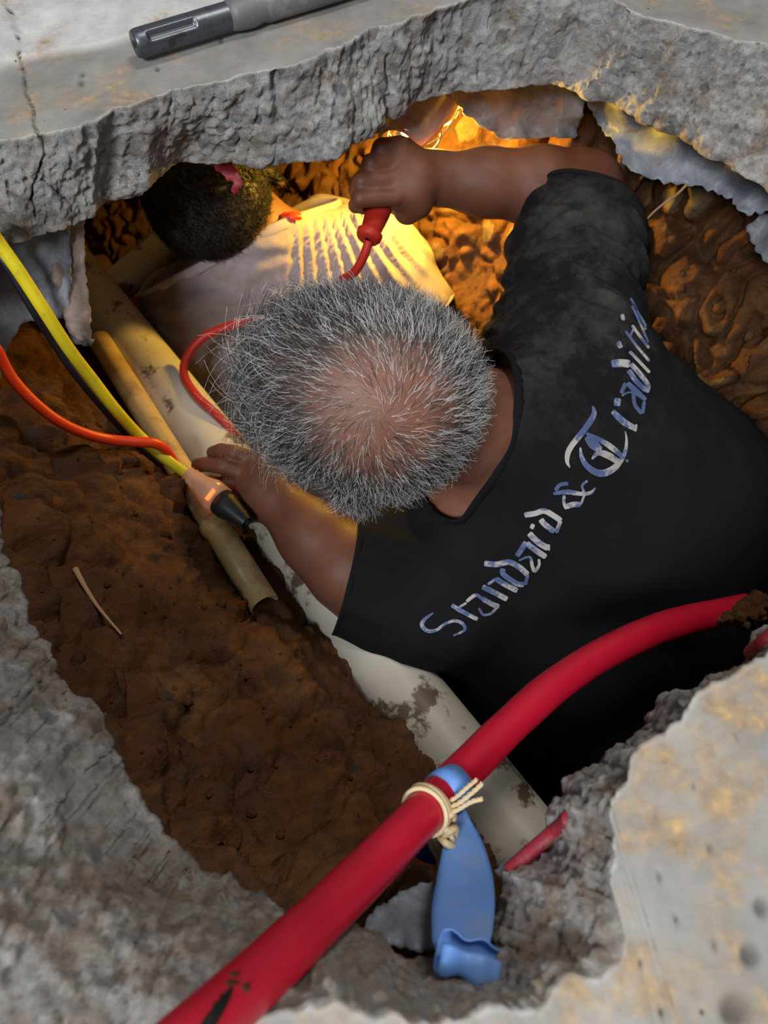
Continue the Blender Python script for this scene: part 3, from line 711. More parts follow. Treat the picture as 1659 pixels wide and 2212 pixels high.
LET = {
 's1': [([(165,1990),(110,2030),(92,2068),(125,2104),(180,2100),(235,2062),(300,2040),(350,2062),(358,2100),(288,2134)], [8,22,26,24,20,18,20,22,18,8])],
 't1': [([(278,1942),(350,1985),(442,2032)], 27), ([(310,1965),(372,1928)], 15)],
 'a1': [([(372,1920),(430,1878),(468,1902)], 22), ([(468,1898),(530,1935),(578,1952)], 32), ([(450,1960),(478,2002),(530,1992),(562,1955)], 17)],
 'n1': [([(472,1826),(545,1862),(628,1906)], 34), ([(505,1812),(560,1775)], 18), ([(556,1776),(625,1818),(692,1852)], 34)],
 'd1': [([(484,1680),(560,1686),(640,1672),(705,1705),(757,1752)], 36), ([(602,1712),(604,1748),(685,1805),(735,1812)], 33), ([(757,1750),(742,1815)], 22)],
 'a2': [([(748,1545),(688,1635)], 34), ([(750,1552),(800,1592),(872,1640)], 36), ([(700,1662),(768,1640),(785,1695),(800,1728),(828,1692),(826,1652)], [14,16,22,22,18,16])],
 'r1': [([(792,1432),(780,1462)], 26), ([(765,1490),(820,1545),(886,1586)], 38), ([(890,1560),(890,1600)], 14)],
 'd2': [([(735,1376),(800,1366),(860,1350),(920,1380),(966,1412)], 35), ([(838,1402),(862,1432),(925,1482)], 36), ([(964,1412),(935,1488)], 26)],
 'amp': [([(918,1242),(1000,1230),(1090,1242),(1150,1236),(1182,1205)], [20,30,26,22,10]), ([(930,1222),(960,1186),(1012,1178)], 24), ([(985,1250),(985,1300),(1000,1338)], 20), ([(995,1325),(1040,1310),(1090,1310)], 34), ([(1090,1310),(1112,1245),(1098,1192),(1132,1160)], 16)],
 'T': [([(1165,690),(1172,745),(1112,840),(1040,930),(1010,985),(1005,1040),(1022,1078)], [14,34,38,36,34,24,8]), ([(1130,880),(1170,930),(1215,968)], [46,64,40]), ([(1125,862),(1215,905),(1290,955),(1352,1008)], [20,30,36,26]), ([(1160,1025),(1200,985),(1260,1000),(1325,1040)], [10,34,44,36]), ([(1088,950),(1096,1010),(1130,1068),(1200,1112),(1270,1100),(1330,1050),(1368,980),(1378,905),(1370,848)], [10,26,36,44,44,36,24,16,6]), ([(1375,1028),(1388,1042)], 18)],
 'r2': [([(1322,640),(1318,690)], 42), ([(1290,722),(1360,790),(1436,832)], [34,42,34]), ([(1440,805),(1432,850)], 16)],
 'a3': [([(1345,610),(1372,545)], 26), ([(1350,625),(1385,605),(1425,605)], 13), ([(1422,608),(1430,680),(1474,738)], 24), ([(1382,545),(1440,600),(1500,652)], [30,38,26]), ([(1490,660),(1478,738)], 22)],
 'd3': [([(1283,425),(1340,420),(1400,425)], 50), ([(1405,425),(1460,485),(1512,560),(1500,605)], 32), ([(1392,465),(1440,535),(1500,592)], 32)],
 'i1': [([(1325,285),(1342,325)], 30), ([(1398,346),(1460,412),(1524,480)], 20)],
 't2': [([(1372,218),(1440,310),(1522,408)], 18), ([(1402,255),(1420,205)], 13)],
 'i2': [([(1350,112),(1360,152)], 24), ([(1412,182),(1470,262),(1520,325)], 20)],
 'o1': [([(1412,60),(1465,170),(1515,290)], 15), ([(1425,60),(1480,150),(1500,210)], 12)],
 'n2': [([(1403,12),(1450,95),(1500,190)], 16), ([(1408,20),(1420,60)], 12)]}
allst = [s for k in LET for s in LET[k]]
v, f = stroke_mesh(allst, SHB, 880, 640, 2.911)
if len(v): obj('shirt_lettering', v, f, M['print'], shirt)

S = SDF([-.05, -.25, -1.0], [.8, .6, -.35], .008); S.chain([(Pt(1250, 1440, 1.12), .13), (Pt(1300, 1640, 1.14), .112), (Pt(1430, 1740, 1.22), .115)], .05); S.chain([(Pt(1250, 1440, 1.12), .13), (Pt(1600, 1600, 1.2), .13)], .05)
V, Q = S.mesh(2); V = V+normals(V, Q)*(fbm(V*9, 3)*.006)[:, None]; obj('trousers', V, Q, M['dark_cloth'], man)
# ---- hair strands
def strands(name, V, Q, wgt, n, dirf, parent, lenf, colf, rad=.00028, seg=6, curlf=None):
    A = V[Q[:, 0]]; B = V[Q[:, 1]]; C = V[Q[:, 2]]; D = V[Q[:, 3]]
    w = wgt[Q].mean(1)*np.linalg.norm(np.cross(C-A, D-B), axis=1); w = np.where(wgt[Q].mean(1) > .05, w, 0); cs = np.cumsum(w); cs /= cs[-1]
    fi = np.searchsorted(cs, RS.rand(n)); u = RS.rand(n)[:, None]; v = RS.rand(n)[:, None]
    P = (A[fi]*(1-u)+B[fi]*u)*(1-v)+(D[fi]*(1-u)+C[fi]*u)*v
    N = normals(V, Q)[Q[fi]].mean(1); N /= np.linalg.norm(N, axis=1)[:, None]
    d, lift = dirf(P, N); L = lenf(P)*RS.uniform(.6, 1.25, n)
    curl = (curlf(P) if curlf else np.full(n, .35))*RS.normal(size=n)
    tang = d-N*(d*N).sum(1)[:, None]; tang /= np.linalg.norm(tang, axis=1)[:, None]+1e-9
    pts = [P]; cur = tang*(1-lift[:, None])+N*lift[:, None]+RS.normal(size=(n, 3))*.18
    cur /= np.linalg.norm(cur, axis=1)[:, None]; sidev = np.cross(N, tang); p = P.copy()
    for k in range(seg-1):
        p = p+cur*(L/(seg-1))[:, None]; pts.append(p)
        cur = cur+sidev*(curl*.9)[:, None]-N*.10*(k+1)/2*lift[:, None]; cur /= np.linalg.norm(cur, axis=1)[:, None]
    pts = np.stack(pts, 1); e1 = sidev; e2 = N; VV = []
    for s in range(3):
        a = 2*math.pi*s/3; off = (math.cos(a)*e1+math.sin(a)*e2)[:, None, :]*(rad*np.linspace(1, .35, seg))[None, :, None]; VV.append(pts+off)
    VV = np.stack(VV, 2).reshape(-1, 3)                              # strand, seg, side
    base = np.arange(n)[:, None, None]*seg*3+np.arange(seg-1)[None, :, None]*3; s = np.arange(3)[None, None, :]; s2 = (s+1) % 3
    Fq = np.stack([base+s, base+s2, base+3+s2, base+3+s], -1).reshape(-1, 4)
    col = np.repeat(colf(P), seg*3, axis=0)
    return obj(name, VV, Fq, M['hair'], parent, attrs={'col': col})
hV, hQ, hl, cdm, hxm, hym, hzm = headgeo
keep = (hl > .03)
fm = keep[hQ].all(1); 
dens = np.clip(hl*(.24+.76*sstep(.03, .10, cdm))*(1-.5*sstep(.0, .05, hxm)*sstep(.08, .03, np.abs(hym))), 0, 1)
def d_main(P, N):
    d = P-CROWN; d -= N*(d*N).sum(1)[:, None]; d /= np.linalg.norm(d, axis=1)[:, None]+1e-9
    sw = np.cross(N, d); r = np.linalg.norm(P-CROWN, axis=1); d = d+sw*(.75*np.exp(-r/.05))[:, None]+hf*.0
    lift = .06+.34*sstep(.06, .12, r); return d, lift*RS.uniform(.6, 1.3, len(P))
def l_main(P):
    q = P-HC; x = q@hf; y = q@hr; r = np.linalg.norm(P-CROWN, axis=1)
    return .014+.003*sstep(.04, .10, r)+.034*sstep(.035, .10, x)*sstep(.09,.03,np.abs(y))+.010*sstep(.0, .05, x)
def c_main(P):
    n = len(P); q = P-HC; g = RS.rand(n); wh = g < (.30+.25*sstep(.02, -.05, q@hf))
    c = np.where(wh[:, None], RS.uniform(.28, .80, (n, 1))*np.array([1.0, .985, .96]), RS.uniform(.008, .07, (n, 1))*np.array([1., .95, .92])); return c
strands('hair', hV, hQ[fm], dens, 26000, d_main, man, l_main, c_main, rad=.00021, seg=6, curlf=lambda P: .16+.75*sstep(.02, .08, (P-HC)@hf))

# ---- helper in the pale shirt
H2 = Pt(446, 405, 1.08); f2, u2, r2 = head_frame(-RT*.25+UPV*.75-BACK*.50, BACK*.8+UPV*.35-RT*.45)
N2 = Pt(548, 515, 1.15); LS2 = Pt(430, 665, 1.22); RS2 = Pt(812, 575, 1.22)
REL2 = Pt(955, 750, 1.27); LEL2 = Pt(395, 830, 1.28)
S = SDF([-.55, .55, -.85], [.30, 1.35, -.14], .0052)
def torso2(S, i):
    S.chain([(LS2, .072+i), (Pt(620, 600, 1.23), .080+i), (RS2, .070+i)], .05)
    S.chain([(Pt(620, 640, 1.26), .12+i), (Pt(640, 830, 1.30), .135+i), (Pt(660, 1000, 1.30), .12+i)], .05)
    S.chain([(Pt(480, 700, 1.26), .085+i), (Pt(560, 900, 1.28), .10+i)], .05); S.chain([(Pt(800, 640, 1.27), .085+i), (Pt(760, 880, 1.30), .10+i)], .05)
torso2(S, 0)
S.chain([(H2-u2*.05, .062), (N2, .060), (Pt(600, 570, 1.2), .07)], .03)
S.chain([(RS2, .060), (RS2*.4+REL2*.6, .047), (REL2, .040)], .03); S.chain([(LS2, .062), (LS2*.4+LEL2*.6, .05), (LEL2, .042)], .03)
# forearms and hands working below, out of the light
for el, hd in ((REL2, Pt(930, 860, 1.33)), (LEL2, Pt(520, 905, 1.22))):
    S.chain([(el, .040), (el*.5+hd*.5, .036), (hd, .027)], .02)
    dr = (hd-el)/np.linalg.norm(hd-el); _, a_, b_ = frame(dr); S.chain([(hd, .026), (hd+dr*.05, .026)], .01)
    for i in range(4): S.chain([(hd+dr*.05+a_*(i-1.5)*.019, .0105), (hd+dr*.085+a_*(i-1.5)*.021-b_*.008, .0095), (hd+dr*.108+a_*(i-1.5)*.021-b_*.025, .0085)], .003)
    S.chain([(hd+dr*.01+a_*.022, .014), (hd+dr*.04+a_*.045, .0115), (hd+dr*.065+a_*.05, .0095)], .005)
add_head(S, H2, f2, u2, r2, .98)
V, Q = S.mesh(1); q = V-H2; hx, hy, hz = q@f2, q@r2, q@u2; inh = np.linalg.norm(q, axis=1) < .15
hl2 = inh*sstep(-.060, -.040, hz)*sstep(.075, .055, hx-.3*np.clip(hz, 0, 1))
man2 = thing('person', Pt(640, 830, 1.3)*np.array([1, 1, 0])+np.array([0, 0, -.82]), 'dark-haired man in a dirty pale shirt bending under the slab, seen from behind', 'person')
obj('body', V, Q, M['skin2'], man2, attrs={'scalp': hl2})
hv2 = (V, Q, hl2)
S = SDF([-.55, .55, -.85], [.32, 1.35, -.14], .0052); torso2(S, .010)
S.chain([(N2, .072), (Pt(590, 585, 1.2), .07)], .04); S.chain([(RS2, .07), (Pt(700, 492, 1.30), .055)], .03)
S.chain([(RS2, .074), (RS2*.35+REL2*.65, .057), (REL2, .052)], .04); S.chain([(LS2, .076), (LS2*.35+LEL2*.65, .066), (LEL2, .06)], .04)
V, Q = S.mesh(2); nn = normals(V, Q); px, py, _ = proj(V)
an = np.arctan2(px-640, py-250); rr = np.hypot(px-640, py-250)
ph = (an+fbm(V*5, 2)*.035)*2*math.pi/.085; fl = (np.maximum(0, np.sin(ph))**.8*2-.7)*.0048
mk = sstep(-.12, .05, an)*sstep(225, 260, rr)*sstep(480, 330, rr)
diag = np.sin((px*.35+py*.9+fbm(V*9, 3)*60)*2*math.pi/62)*.0028*sstep(.1, -.2, an)
V = V+nn*(fl*mk+diag+fbm(V*8, 3)*.006)[:, None]
na2 = (H2-u2*.05)-N2; na2 /= np.linalg.norm(na2); ra2 = (REL2-RS2)/np.linalg.norm(REL2-RS2); la2 = (LEL2-LS2)/np.linalg.norm(LEL2-LS2)
cN = Pt(530, 528, 1.11); nN = RT*-.42+UPV*.86+BACK*.28; cR = RS2+(REL2-RS2)*.66; cL = LS2+(LEL2-LS2)*1.1
V, Fc, loops = cut_mesh(V, Q, [(cN, nN, .20), (cR, ra2, .095), (cL, la2, .085)]); px, py, _ = proj(V)
sh2 = obj('shirt', V, Fc, M['white_shirt'], man2, attrs={'dust_shade': np.clip(.25+.7*sstep(600, 400, px)*sstep(560,660,py)+.5*sstep(590, 700, py), 0, 1)})  # dust all over, plus shade painted darker towards the left and bottom
md = sh2.modifiers.new('thickness', 'SOLIDIFY'); md.thickness = .0022; md.offset = -1
for nm, p, r in (('neckband', cN, .005), ('cuff', cR, .003), ('cuff', cL, .003)):
    v, f = ring_tube(loop_near(loops, p), r); obj(nm, v, f, M['white_shirt'], sh2)
CR2 = H2+u2*.09-f2*.02
def d2(P, N):
    d = P-CR2; return d+np.cross(N, d)*.3, np.full(len(P), .25)
V, Q, hl2 = hv2; fm = (hl2 > .05)[Q].all(1)
strands('hair', V, Q[fm], hl2, 9000, d2, man2, lambda P: np.full(len(P), .016), lambda P: RS.uniform(.004, .014, (len(P), 1))*np.array([1, .85, .7]), rad=.0005, seg=6, curlf=lambda P: .9).data.materials[0] = M['black_hair']

# ------------------------------------------------------------------ work lamp in the raised hand
lp = Pt(905, 262, 1.0)
lamp = thing('work_light', gp, 'red-handled caged work lamp gripped in the grey-haired man\'s raised hand', 'lamp')
gl = np.linalg.norm(gq-gp); hs = Pt(795, 515, .95); hd = (gp-hs)/np.linalg.norm(gp-hs)
V, Fc = lathe(hs, hd, [(-.002, .004), (-.002, .0135), (.002, .016), (.008, .0165), (.011, .0128), (.035, .0155), (.07, .0155), (.13, .014), (.135, .0)], 32)
obj('handle', V, Fc, M['handle_red'], lamp)
ax = (lp-gq)/np.linalg.norm(lp-gq); ax = (Pt(930, 205, 1.02)-Pt(873, 300, .985)); ax /= np.linalg.norm(ax)
b0 = Pt(868, 308, .99)
# half shield on the camera side, bulb behind it
_, su, sv = frame(ax); toC = BACK-ax*(BACK@ax); toC /= np.linalg.norm(toC); sdv = np.cross(ax, toC)
toC = toC*.93-sdv*.36*np.sign((sdv@RT)) ; toC /= np.linalg.norm(toC); sdv = np.cross(ax, toC)
V = []; Fc = []; nu, nv = 26, 22
prof = [(-.012, .026), (.0, .034), (.02, .041), (.06, .046), (.10, .046), (.125, .040), (.14, .030)]
ps = np.array([p[0] for p in prof]); pr = np.array([p[1] for p in prof])
for i in range(nu):
    s = -.012+.152*i/(nu-1); r = np.interp(s, ps, pr)
    for j in range(nv):
        a = math.radians(-88+176*j/(nv-1)); V.append(b0+ax*s+r*(math.cos(a)*toC+math.sin(a)*sdv))
for i in range(nu-1):
    for j in range(nv-1): a = i*nv+j; Fc.append([a, a+1, a+nv+1, a+nv])
sh = obj('shield', np.array(V), Fc, M['shade'], lamp); md = sh.modifiers.new('thickness', 'SOLIDIFY'); md.thickness = .0015
for k in range(3): 
    a = math.radians(110+70*k); dr = math.cos(a)*toC+math.sin(a)*sdv
    V, Fc = tube_geo([b0+dr*.018, b0+ax*.03+dr*.038, b0+ax*.08+dr*.043, b0+ax*.13+dr*.035, b0+ax*.145+dr*.01], .0013, 6, 24); obj('cage_wire', V, Fc, M['dull_steel'], lamp)
for s, r in ((.035, .0405), (.095, .0435)):
    c = b0+ax*s; P = [c+r*(math.cos(a)*toC+math.sin(a)*sdv) for a in np.radians(np.linspace(88, 272, 16))]; V, Fc = tube_geo(P, .0013, 6); obj('cage_ring', V, Fc, M['dull_steel'], lamp)
V, Fc = lathe(b0, ax, [(0, .015), (.02, .016), (.025, .012)], 24); obj('socket', V, Fc, M['black'], lamp)
V, Fc = lathe(b0, ax, [(.02, .010), (.035, .013), (.055, .021), (.075, .024), (.09, .021), (.10, .012), (.103, .001)], 24); obj('bulb', V, Fc, M['bulb'], lamp)
V, Fc = tube_geo([b0+ax*.07+toC*.041, b0+ax*.078+toC*.052, b0+ax*.09+toC*.050, b0+ax*.092+toC*.042], .0018, 8, 16); obj('hook', V, Fc, M['dull_steel'], lamp)
pl = bpy.data.lights.new('bulb_light', 'POINT'); pl.energy = 15; pl.color = (1.0, .58, .06); pl.shadow_soft_size = .022
plo = bpy.data.objects.new('bulb_light', pl); COL.objects.link(plo); plo.parent = lamp; plo.location = (b0+ax*.07-toC*.030)-gp
M['bulb'].node_tree.nodes['Principled BSDF'].inputs['Emission Strength'].default_value = 6
cord = [(797, 520, .95), (785, 555, .96), (765, 588, .98), (735, 606, 1.03), (690, 640, 1.04), (620, 676, 1.04), (560, 693, 1.05), (500, 703, 1.06), (440, 728, 1.07), (405, 770, 1.07), (398, 810, 1.06), (425, 855, 1.04), (465, 892, 1.03), (500, 930, 1.03), (540, 985, 1.05)]
V, Fc = tube_geo([Pt(*c) for c in cord], .0058, 12, 160); o = obj('lamp_cord', V, Fc, M['handle_red'], lamp)

# ------------------------------------------------------------------ cords at the left
yc = [(-70, 420, .0), (-20, 500, -.06), (40, 585, -.10), (95, 670, -.14), (150, 755, -.19), (200, 820, -.235), (250, 885, -.275), (300, 940, -.315), (350, 985, -.330), (400, 1022, -.350)]
ye = thing('extension_cord', Pz(400, 1022, -.37), 'yellow extension cord with a clear lit connector, hanging down the left side of the hole', 'cord')
V, Fc = tube_geo([Pz(*c) for c in yc], .0066, 14, 140, flat=.8); obj('cable', V, Fc, M['yellow'], ye)
c0 = Pz(405, 1022, -.352); c1 = Pz(476, 1082, -.352); cdv = (c1-c0)/np.linalg.norm(c1-c0); cl = np.linalg.norm(c1-c0)
V, Fc = lathe(c0, cdv, [(0, .007), (.002, .0095), (.006, .0085), (.009, .011), (.013, .0100), (.018, .0125), (.024, .012), (cl*.62, .0165), (cl*.7, .0180), (cl, .0180), (cl*1.01, .014), (cl*1.01, .0)], 28); obj('connector', V, Fc, M['clear'], ye)
V, Fc = lathe(c0+cdv*cl*.66, cdv, [(0, 0), (0, .0205), (.0, .0213), (.010, .0213), (.010, .0205)], 28)
ga = c0+cdv*cl*.80+BACK*.0172; sg = np.cross(cdv, BACK); sg /= np.linalg.norm(sg)
V, Fc = tube_geo([ga-sg*.007, ga+sg*.007], .0026, 10, 6); obj('indicator_lamp', V, Fc, M['glow'], ye)
pg = thing('plug', c1, 'black rubber plug pushed into the clear connector below the left hand', 'plug')
V, Fc = lathe(c1, cdv, [(.001, 0), (.001, .0165), (.012, .0165), (.020, .014), (.035, .011), (.045, .0075)], 24); obj('plug_body', V, Fc, M['black'], pg)
V, Fc = tube_geo([c1+cdv*.04, Pz(560, 1118, -.385), Pz(610, 1130, -.40), Pz(680, 1150, -.42)], .006, 10, 40); obj('plug_cable', V, Fc, M['black'], pg)
bc = [(-60, 450, -.03), (-15, 530, -.09), (15, 575, -.11), (75, 675, -.155), (110, 730, -.19), (150, 790, -.225), (195, 848, -.26), (245, 905, -.295), (290, 955, -.33), (350, 1005, -.362)]
V, Fc = tube_geo([Pz(*c) for c in bc], .0046, 10, 120); tag(obj('black_cable', V, Fc, M['black'], base=Pz(150, 790, -.225)), 'thin black cable running tight along the yellow extension cord', 'cable')
oc = [(-60, 690, -.10), (-10, 752, -.14), (25, 815, -.17), (75, 870, -.20), (130, 912, -.23), (185, 937, -.26), (240, 950, -.285), (300, 955, -.30), (335, 958, -.31), (358, 972, -.325), (378, 1000, -.355), (395, 1035, -.385), (420, 1075, -.40), (450, 1100, -.40), (478, 1114, -.395), (505, 1120, -.39)]
V, Fc = tube_geo([Pz(*c) for c in oc], .0062, 14, 180, flat=.85); tag(obj('orange_cord', V, Fc, M['orange_cord'], base=Pz(185, 937, -.26)), 'bright orange power cord sagging across the soil and over the yellow cord', 'cord')

# ------------------------------------------------------------------ red pipe, tape and twine in the foreground
rp = [(1760, 1290, .80), (1612, 1312, .772), (1560, 1322, .755), (1480, 1340, .73), (1400, 1366, .70), (1300, 1414, .665), (1200, 1480, .625), (1100, 1568, .585), (1000, 1668, .545), (900, 1772, .495), (800, 1875, .455), (700, 1975, .415), (600, 2072, .378), (500, 2165, .348), (400, 2255, .325), (250, 2390, .30)]
rp = rp[1:]; RPp = [Pt(*c) for c in rp]
red = thing('red_pipe', Pt(800, 1875, .455), 'thick red plastic pipe arching across the foreground, wrapped with blue tape and twine', 'pipe')
V, Fc = tube_geo(RPp, .0140, 36, 260)
nn = normals(V, Fc); V = V+nn*(fbm(V*18, 2)*.0006)[:, None]; obj('tube', V, Fc, M['red'], red)
def blob(c, r, m, name, parent=None, amp=.35, fr=60, base=None, sub=3, sq=(1, 1, 1)):
    bm = bmesh.new(); bmesh.ops.create_icosphere(bm, subdivisions=sub, radius=1.0); V = np.array([v.co[:] for v in bm.verts]); Fc = [[v.index for v in f.verts] for f in bm.faces]; bm.free()
    n = fbm(V*1.6+np.array(c)*37, 3)*amp+(.5-worley(V*1.8+np.array(c)*11)[0])*amp; V = np.array(c)+V*(1+n[:, None])*r*np.array(sq)
    return V, Fc
ms = [blob(Pt(1545+q[0], 1325+q[1], .748+q[2]), q[3], None, '') for q in ((92, -28, .012, .010), (72, 6, .01, .012), (75, -10, .0, .012), (50, 0, -.004, .009), (90, 5, .01, .009), (25, 8, -.012, .006), (62, 22, .0, .007), (5, 12, -.012, .005), (85, -22, .005, .008))]
V, Fc = merge(*ms); obj('mud_clump', V, Fc, M['mud'], red)
# torn slit near the lower end
ms = [blob(Pt(q[0], q[1], q[2]), q[3], None, '', sub=2) for q in ((508, 2112, .3475, .0032), (498, 2130, .3425, .003), (482, 2160, .335, .0028), (512, 2128, .344, .0028), (520, 2098, .353, .0024), (470, 2178, .330, .0028), (530, 2135, .343, .0024))]
V, Fc = merge(*ms); obj('dirt_in_tear', V, Fc, M['mud'], red)
V, Fc = tube_geo([Pt(500, 2135, .3395), Pt(482, 2165, .332), (Pt(458, 2200, .3235)), Pt(440, 2230, .318)], [.001, .0022, .0028, .003], 10, 20); obj('tear', V, Fc, M['bore'], red)
def ring_on(i_px, width, r, name, m, parent, turns=1, pitch=0):
    C = np.array(RPp); px, py, _ = proj(C); Cc = catmull(C, 800); qx, qy, _ = proj(Cc); k = int(np.argmin(np.hypot(qx-i_px[0], qy-i_px[1])))
    c = Cc[k]; d = Cc[k+3]-Cc[k-3]; d /= np.linalg.norm(d); return c, d
c, d = ring_on((957, 1698), 0, 0, '', None, None); d = -d
bt = thing('blue_tape', c, 'blue tape wrapped round the red pipe with its long loose tail hanging onto the concrete', 'tape')
V, Fc = lathe(c-d*.009, d+np.array([.25, .0, 0]), [(0, .0142), (0, .0152), (.009, .0158), (.018, .0152), (.018, .0142)], 36); nn = normals(V, Fc); V = V+nn*(fbm(V*120, 2)*.0006)[:, None]
obj('wrapped_band', V, Fc, M['blue_tape'], bt)
def ribbon(rows, curl=.25, n=60, m=11, wr=.0012, bend=1):
    """rows: (px, py, t, halfwidth px, side angle deg)"""
    R = catmull(np.array(rows, float), n); V = []; Fc = []
    for k in range(n):
        p = Pt(R[k, 0], R[k, 1], R[k, 2]); hw = R[k, 3]*R[k, 2]/F; a = math.radians(R[k, 4]); s = RT*math.cos(a)+UPV*math.sin(a)
        for j in range(m):
            q = 2*j/(m-1)-1; V.append(p+s*hw*q-BACK*bend*curl*hw*q*q)
    V = np.array(V); V += BACK*(fbm(V*45, 3)*wr)[:, None]
    for k in range(n-1):
        for j in range(m-1): a = k*m+j; Fc.append([a, a+1, a+m+1, a+m])
    return V, Fc
V, Fc = ribbon([(975, 1722, .530, 16, 0), (990, 1775, .520, 28, 0), (1002, 1830, .500, 44, 0), (1006, 1900, .475, 60, 0), (1003, 1965, .450, 68, 0), (1000, 2020, .432, 66, 0), (996, 2062, .418, 58, -8), (1000, 2085, .410, 40, -14)])
o = obj('tail', V, Fc, M['blue_tape'], bt); md = o.modifiers.new('thickness', 'SOLIDIFY'); md.thickness = .0006
# curled end: a short rolled loop
cc = Pt(1008, 2060, .403); axd = Pt(1075, 2085, .402)-Pt(945, 2045, .402); axl = np.linalg.norm(axd); axd /= axl; _, cu, cv = frame(axd); V = []; Fc = []
for i in range(14):
    for j in range(28):
        a = 2*math.pi*.86*j/27+1.2; r = .0085*(1+.15*math.sin(i*.9)); V.append(Pt(948, 2052, .404)+axd*axl*i/13*.98+r*(math.cos(a)*cu*1.2+math.sin(a)*cv*.9))
for i in range(13):
    for j in range(27): a = i*28+j; Fc.append([a, a+1, a+29, a+28])
o = obj('curled_end', np.array(V), Fc, [M['blue_tape']], bt); md = o.modifiers.new('thickness', 'SOLIDIFY'); md.thickness = .0006
V, Fc = ribbon([(920, 1800, .53, 8, 50), (905, 1825, .54, 18, 50), (920, 1850, .545, 14, 40), (945, 1862, .55, 8, 30)]); o = obj('loose_flap', V, Fc, M['blue_in'], bt); md = o.modifiers.new('thickness', 'SOLIDIFY'); md.thickness = .0006
# twine
c, d = ring_on((921, 1745), 0, 0, '', None, None); _, a_, b_ = frame(d)
tw = thing('twine', c, 'cream twine tied in a knot round the red pipe just below the blue tape', 'twine')
for q, off in enumerate((-.0042, -.0014, .0014, .0042)):
    P = [c+d*(off+.0018*math.sin(a*1+q))+(.0152+.0006*(q % 2))*(math.cos(a)*a_+math.sin(a)*b_) for a in np.linspace(0, 2*math.pi, 30)]
    V, Fc = tube_geo(P, .0016, 8, 90); obj('wrap_strand', V, Fc, M['twine'], tw)
def strand(pts, r, name='loose_strand', n=40, tw_=True):
    gs = []; C = catmull(np.array([Pt(*p) for p in pts]), n); T = np.gradient(C, axis=0); T /= np.linalg.norm(T, axis=1)[:, None]
    for ph in (0, 2.1, 4.2):
        P = []
        for k in range(n):
            _, uu, vv = frame(T[k]); a = ph+k*.45; P.append(C[k]+r*.55*(math.cos(a)*uu+math.sin(a)*vv))
        gs.append(tube_geo(P, r*.62, 7))
    V, Fc = merge(*gs); return obj(name, V, Fc, M['twine'], tw)
strand([(958, 1738, .508), (985, 1722, .500), (1010, 1700, .494), (1030, 1684, .490)], .0013)
strand([(960, 1748, .506), (990, 1735, .498), (1020, 1712, .490), (1042, 1692, .486)], .0014)
strand([(962, 1762, .504), (990, 1748, .497), (1018, 1732, .490), (1042, 1726, .487)], .0014)
strand([(945, 1720, .512), (950, 1745, .508), (955, 1780, .506), (958, 1815, .510)], .0022, 'knot')
for i, (x0, y0) in enumerate(((958, 1752), (966, 1768), (962, 1786), (970, 1800), (964, 1818))):
    sgn = 1 if i % 2 else -1
    V, Fc = tube_geo([Pt(x0-14, y0+10*sgn, .508), Pt(x0, y0-4*sgn, .498), Pt(x0+14, y0-10*sgn, .502), Pt(x0+12, y0+8, .51)], .0024, 9, 20); obj('knot', V, Fc, M['twine'], tw)
strand([(962, 1790, .505), (975, 1810, .503), (972, 1835, .507), (960, 1842, .512)], .0019)
V, Fc = merge(tube_geo([Pt(915, 1775, .53), Pt(925, 1810, .54), Pt(945, 1850, .545), Pt(955, 1885, .55)], .0022, 8, 30), tube_geo([Pt(928, 1775, .53), Pt(940, 1815, .54), Pt(955, 1850, .545), Pt(962, 1885, .55)], .0018, 8, 30)); obj('twine_tail', V, Fc, M['twine'], tw)
# cast-in red pipe showing in the broken concrete
e0, e1 = Pt(1235, 1765, 0), 0
NB = bvh_of(*slab_geo)
def along(pts, r, lift, name, m, label, cat, bvh=None, seg=60):
    P = [on(bvh or NB, x, y, lift) for x, y in pts]; P = [p for p in P if p is not None]
    V, Fc = tube_geo(P, r, 12, seg); return tag(obj(name, V, Fc, m, base=P[len(P)//2]), label, cat)
along([(1232, 1768), (1200, 1795), (1165, 1822), (1130, 1852), (1100, 1882)], .0050, -.0045, 'cast_in_pipe', M['red_dull'], 'dull red pipe half buried in the broken concrete right of the blue tape', 'pipe')
along([(1700, 1345), (1659, 1384), (1625, 1412), (1590, 1440)], .006, -.003, 'cast_in_pipe', M['red_dull'], 'dull red pipe edge at the right margin below the muddy pipe end', 'pipe')

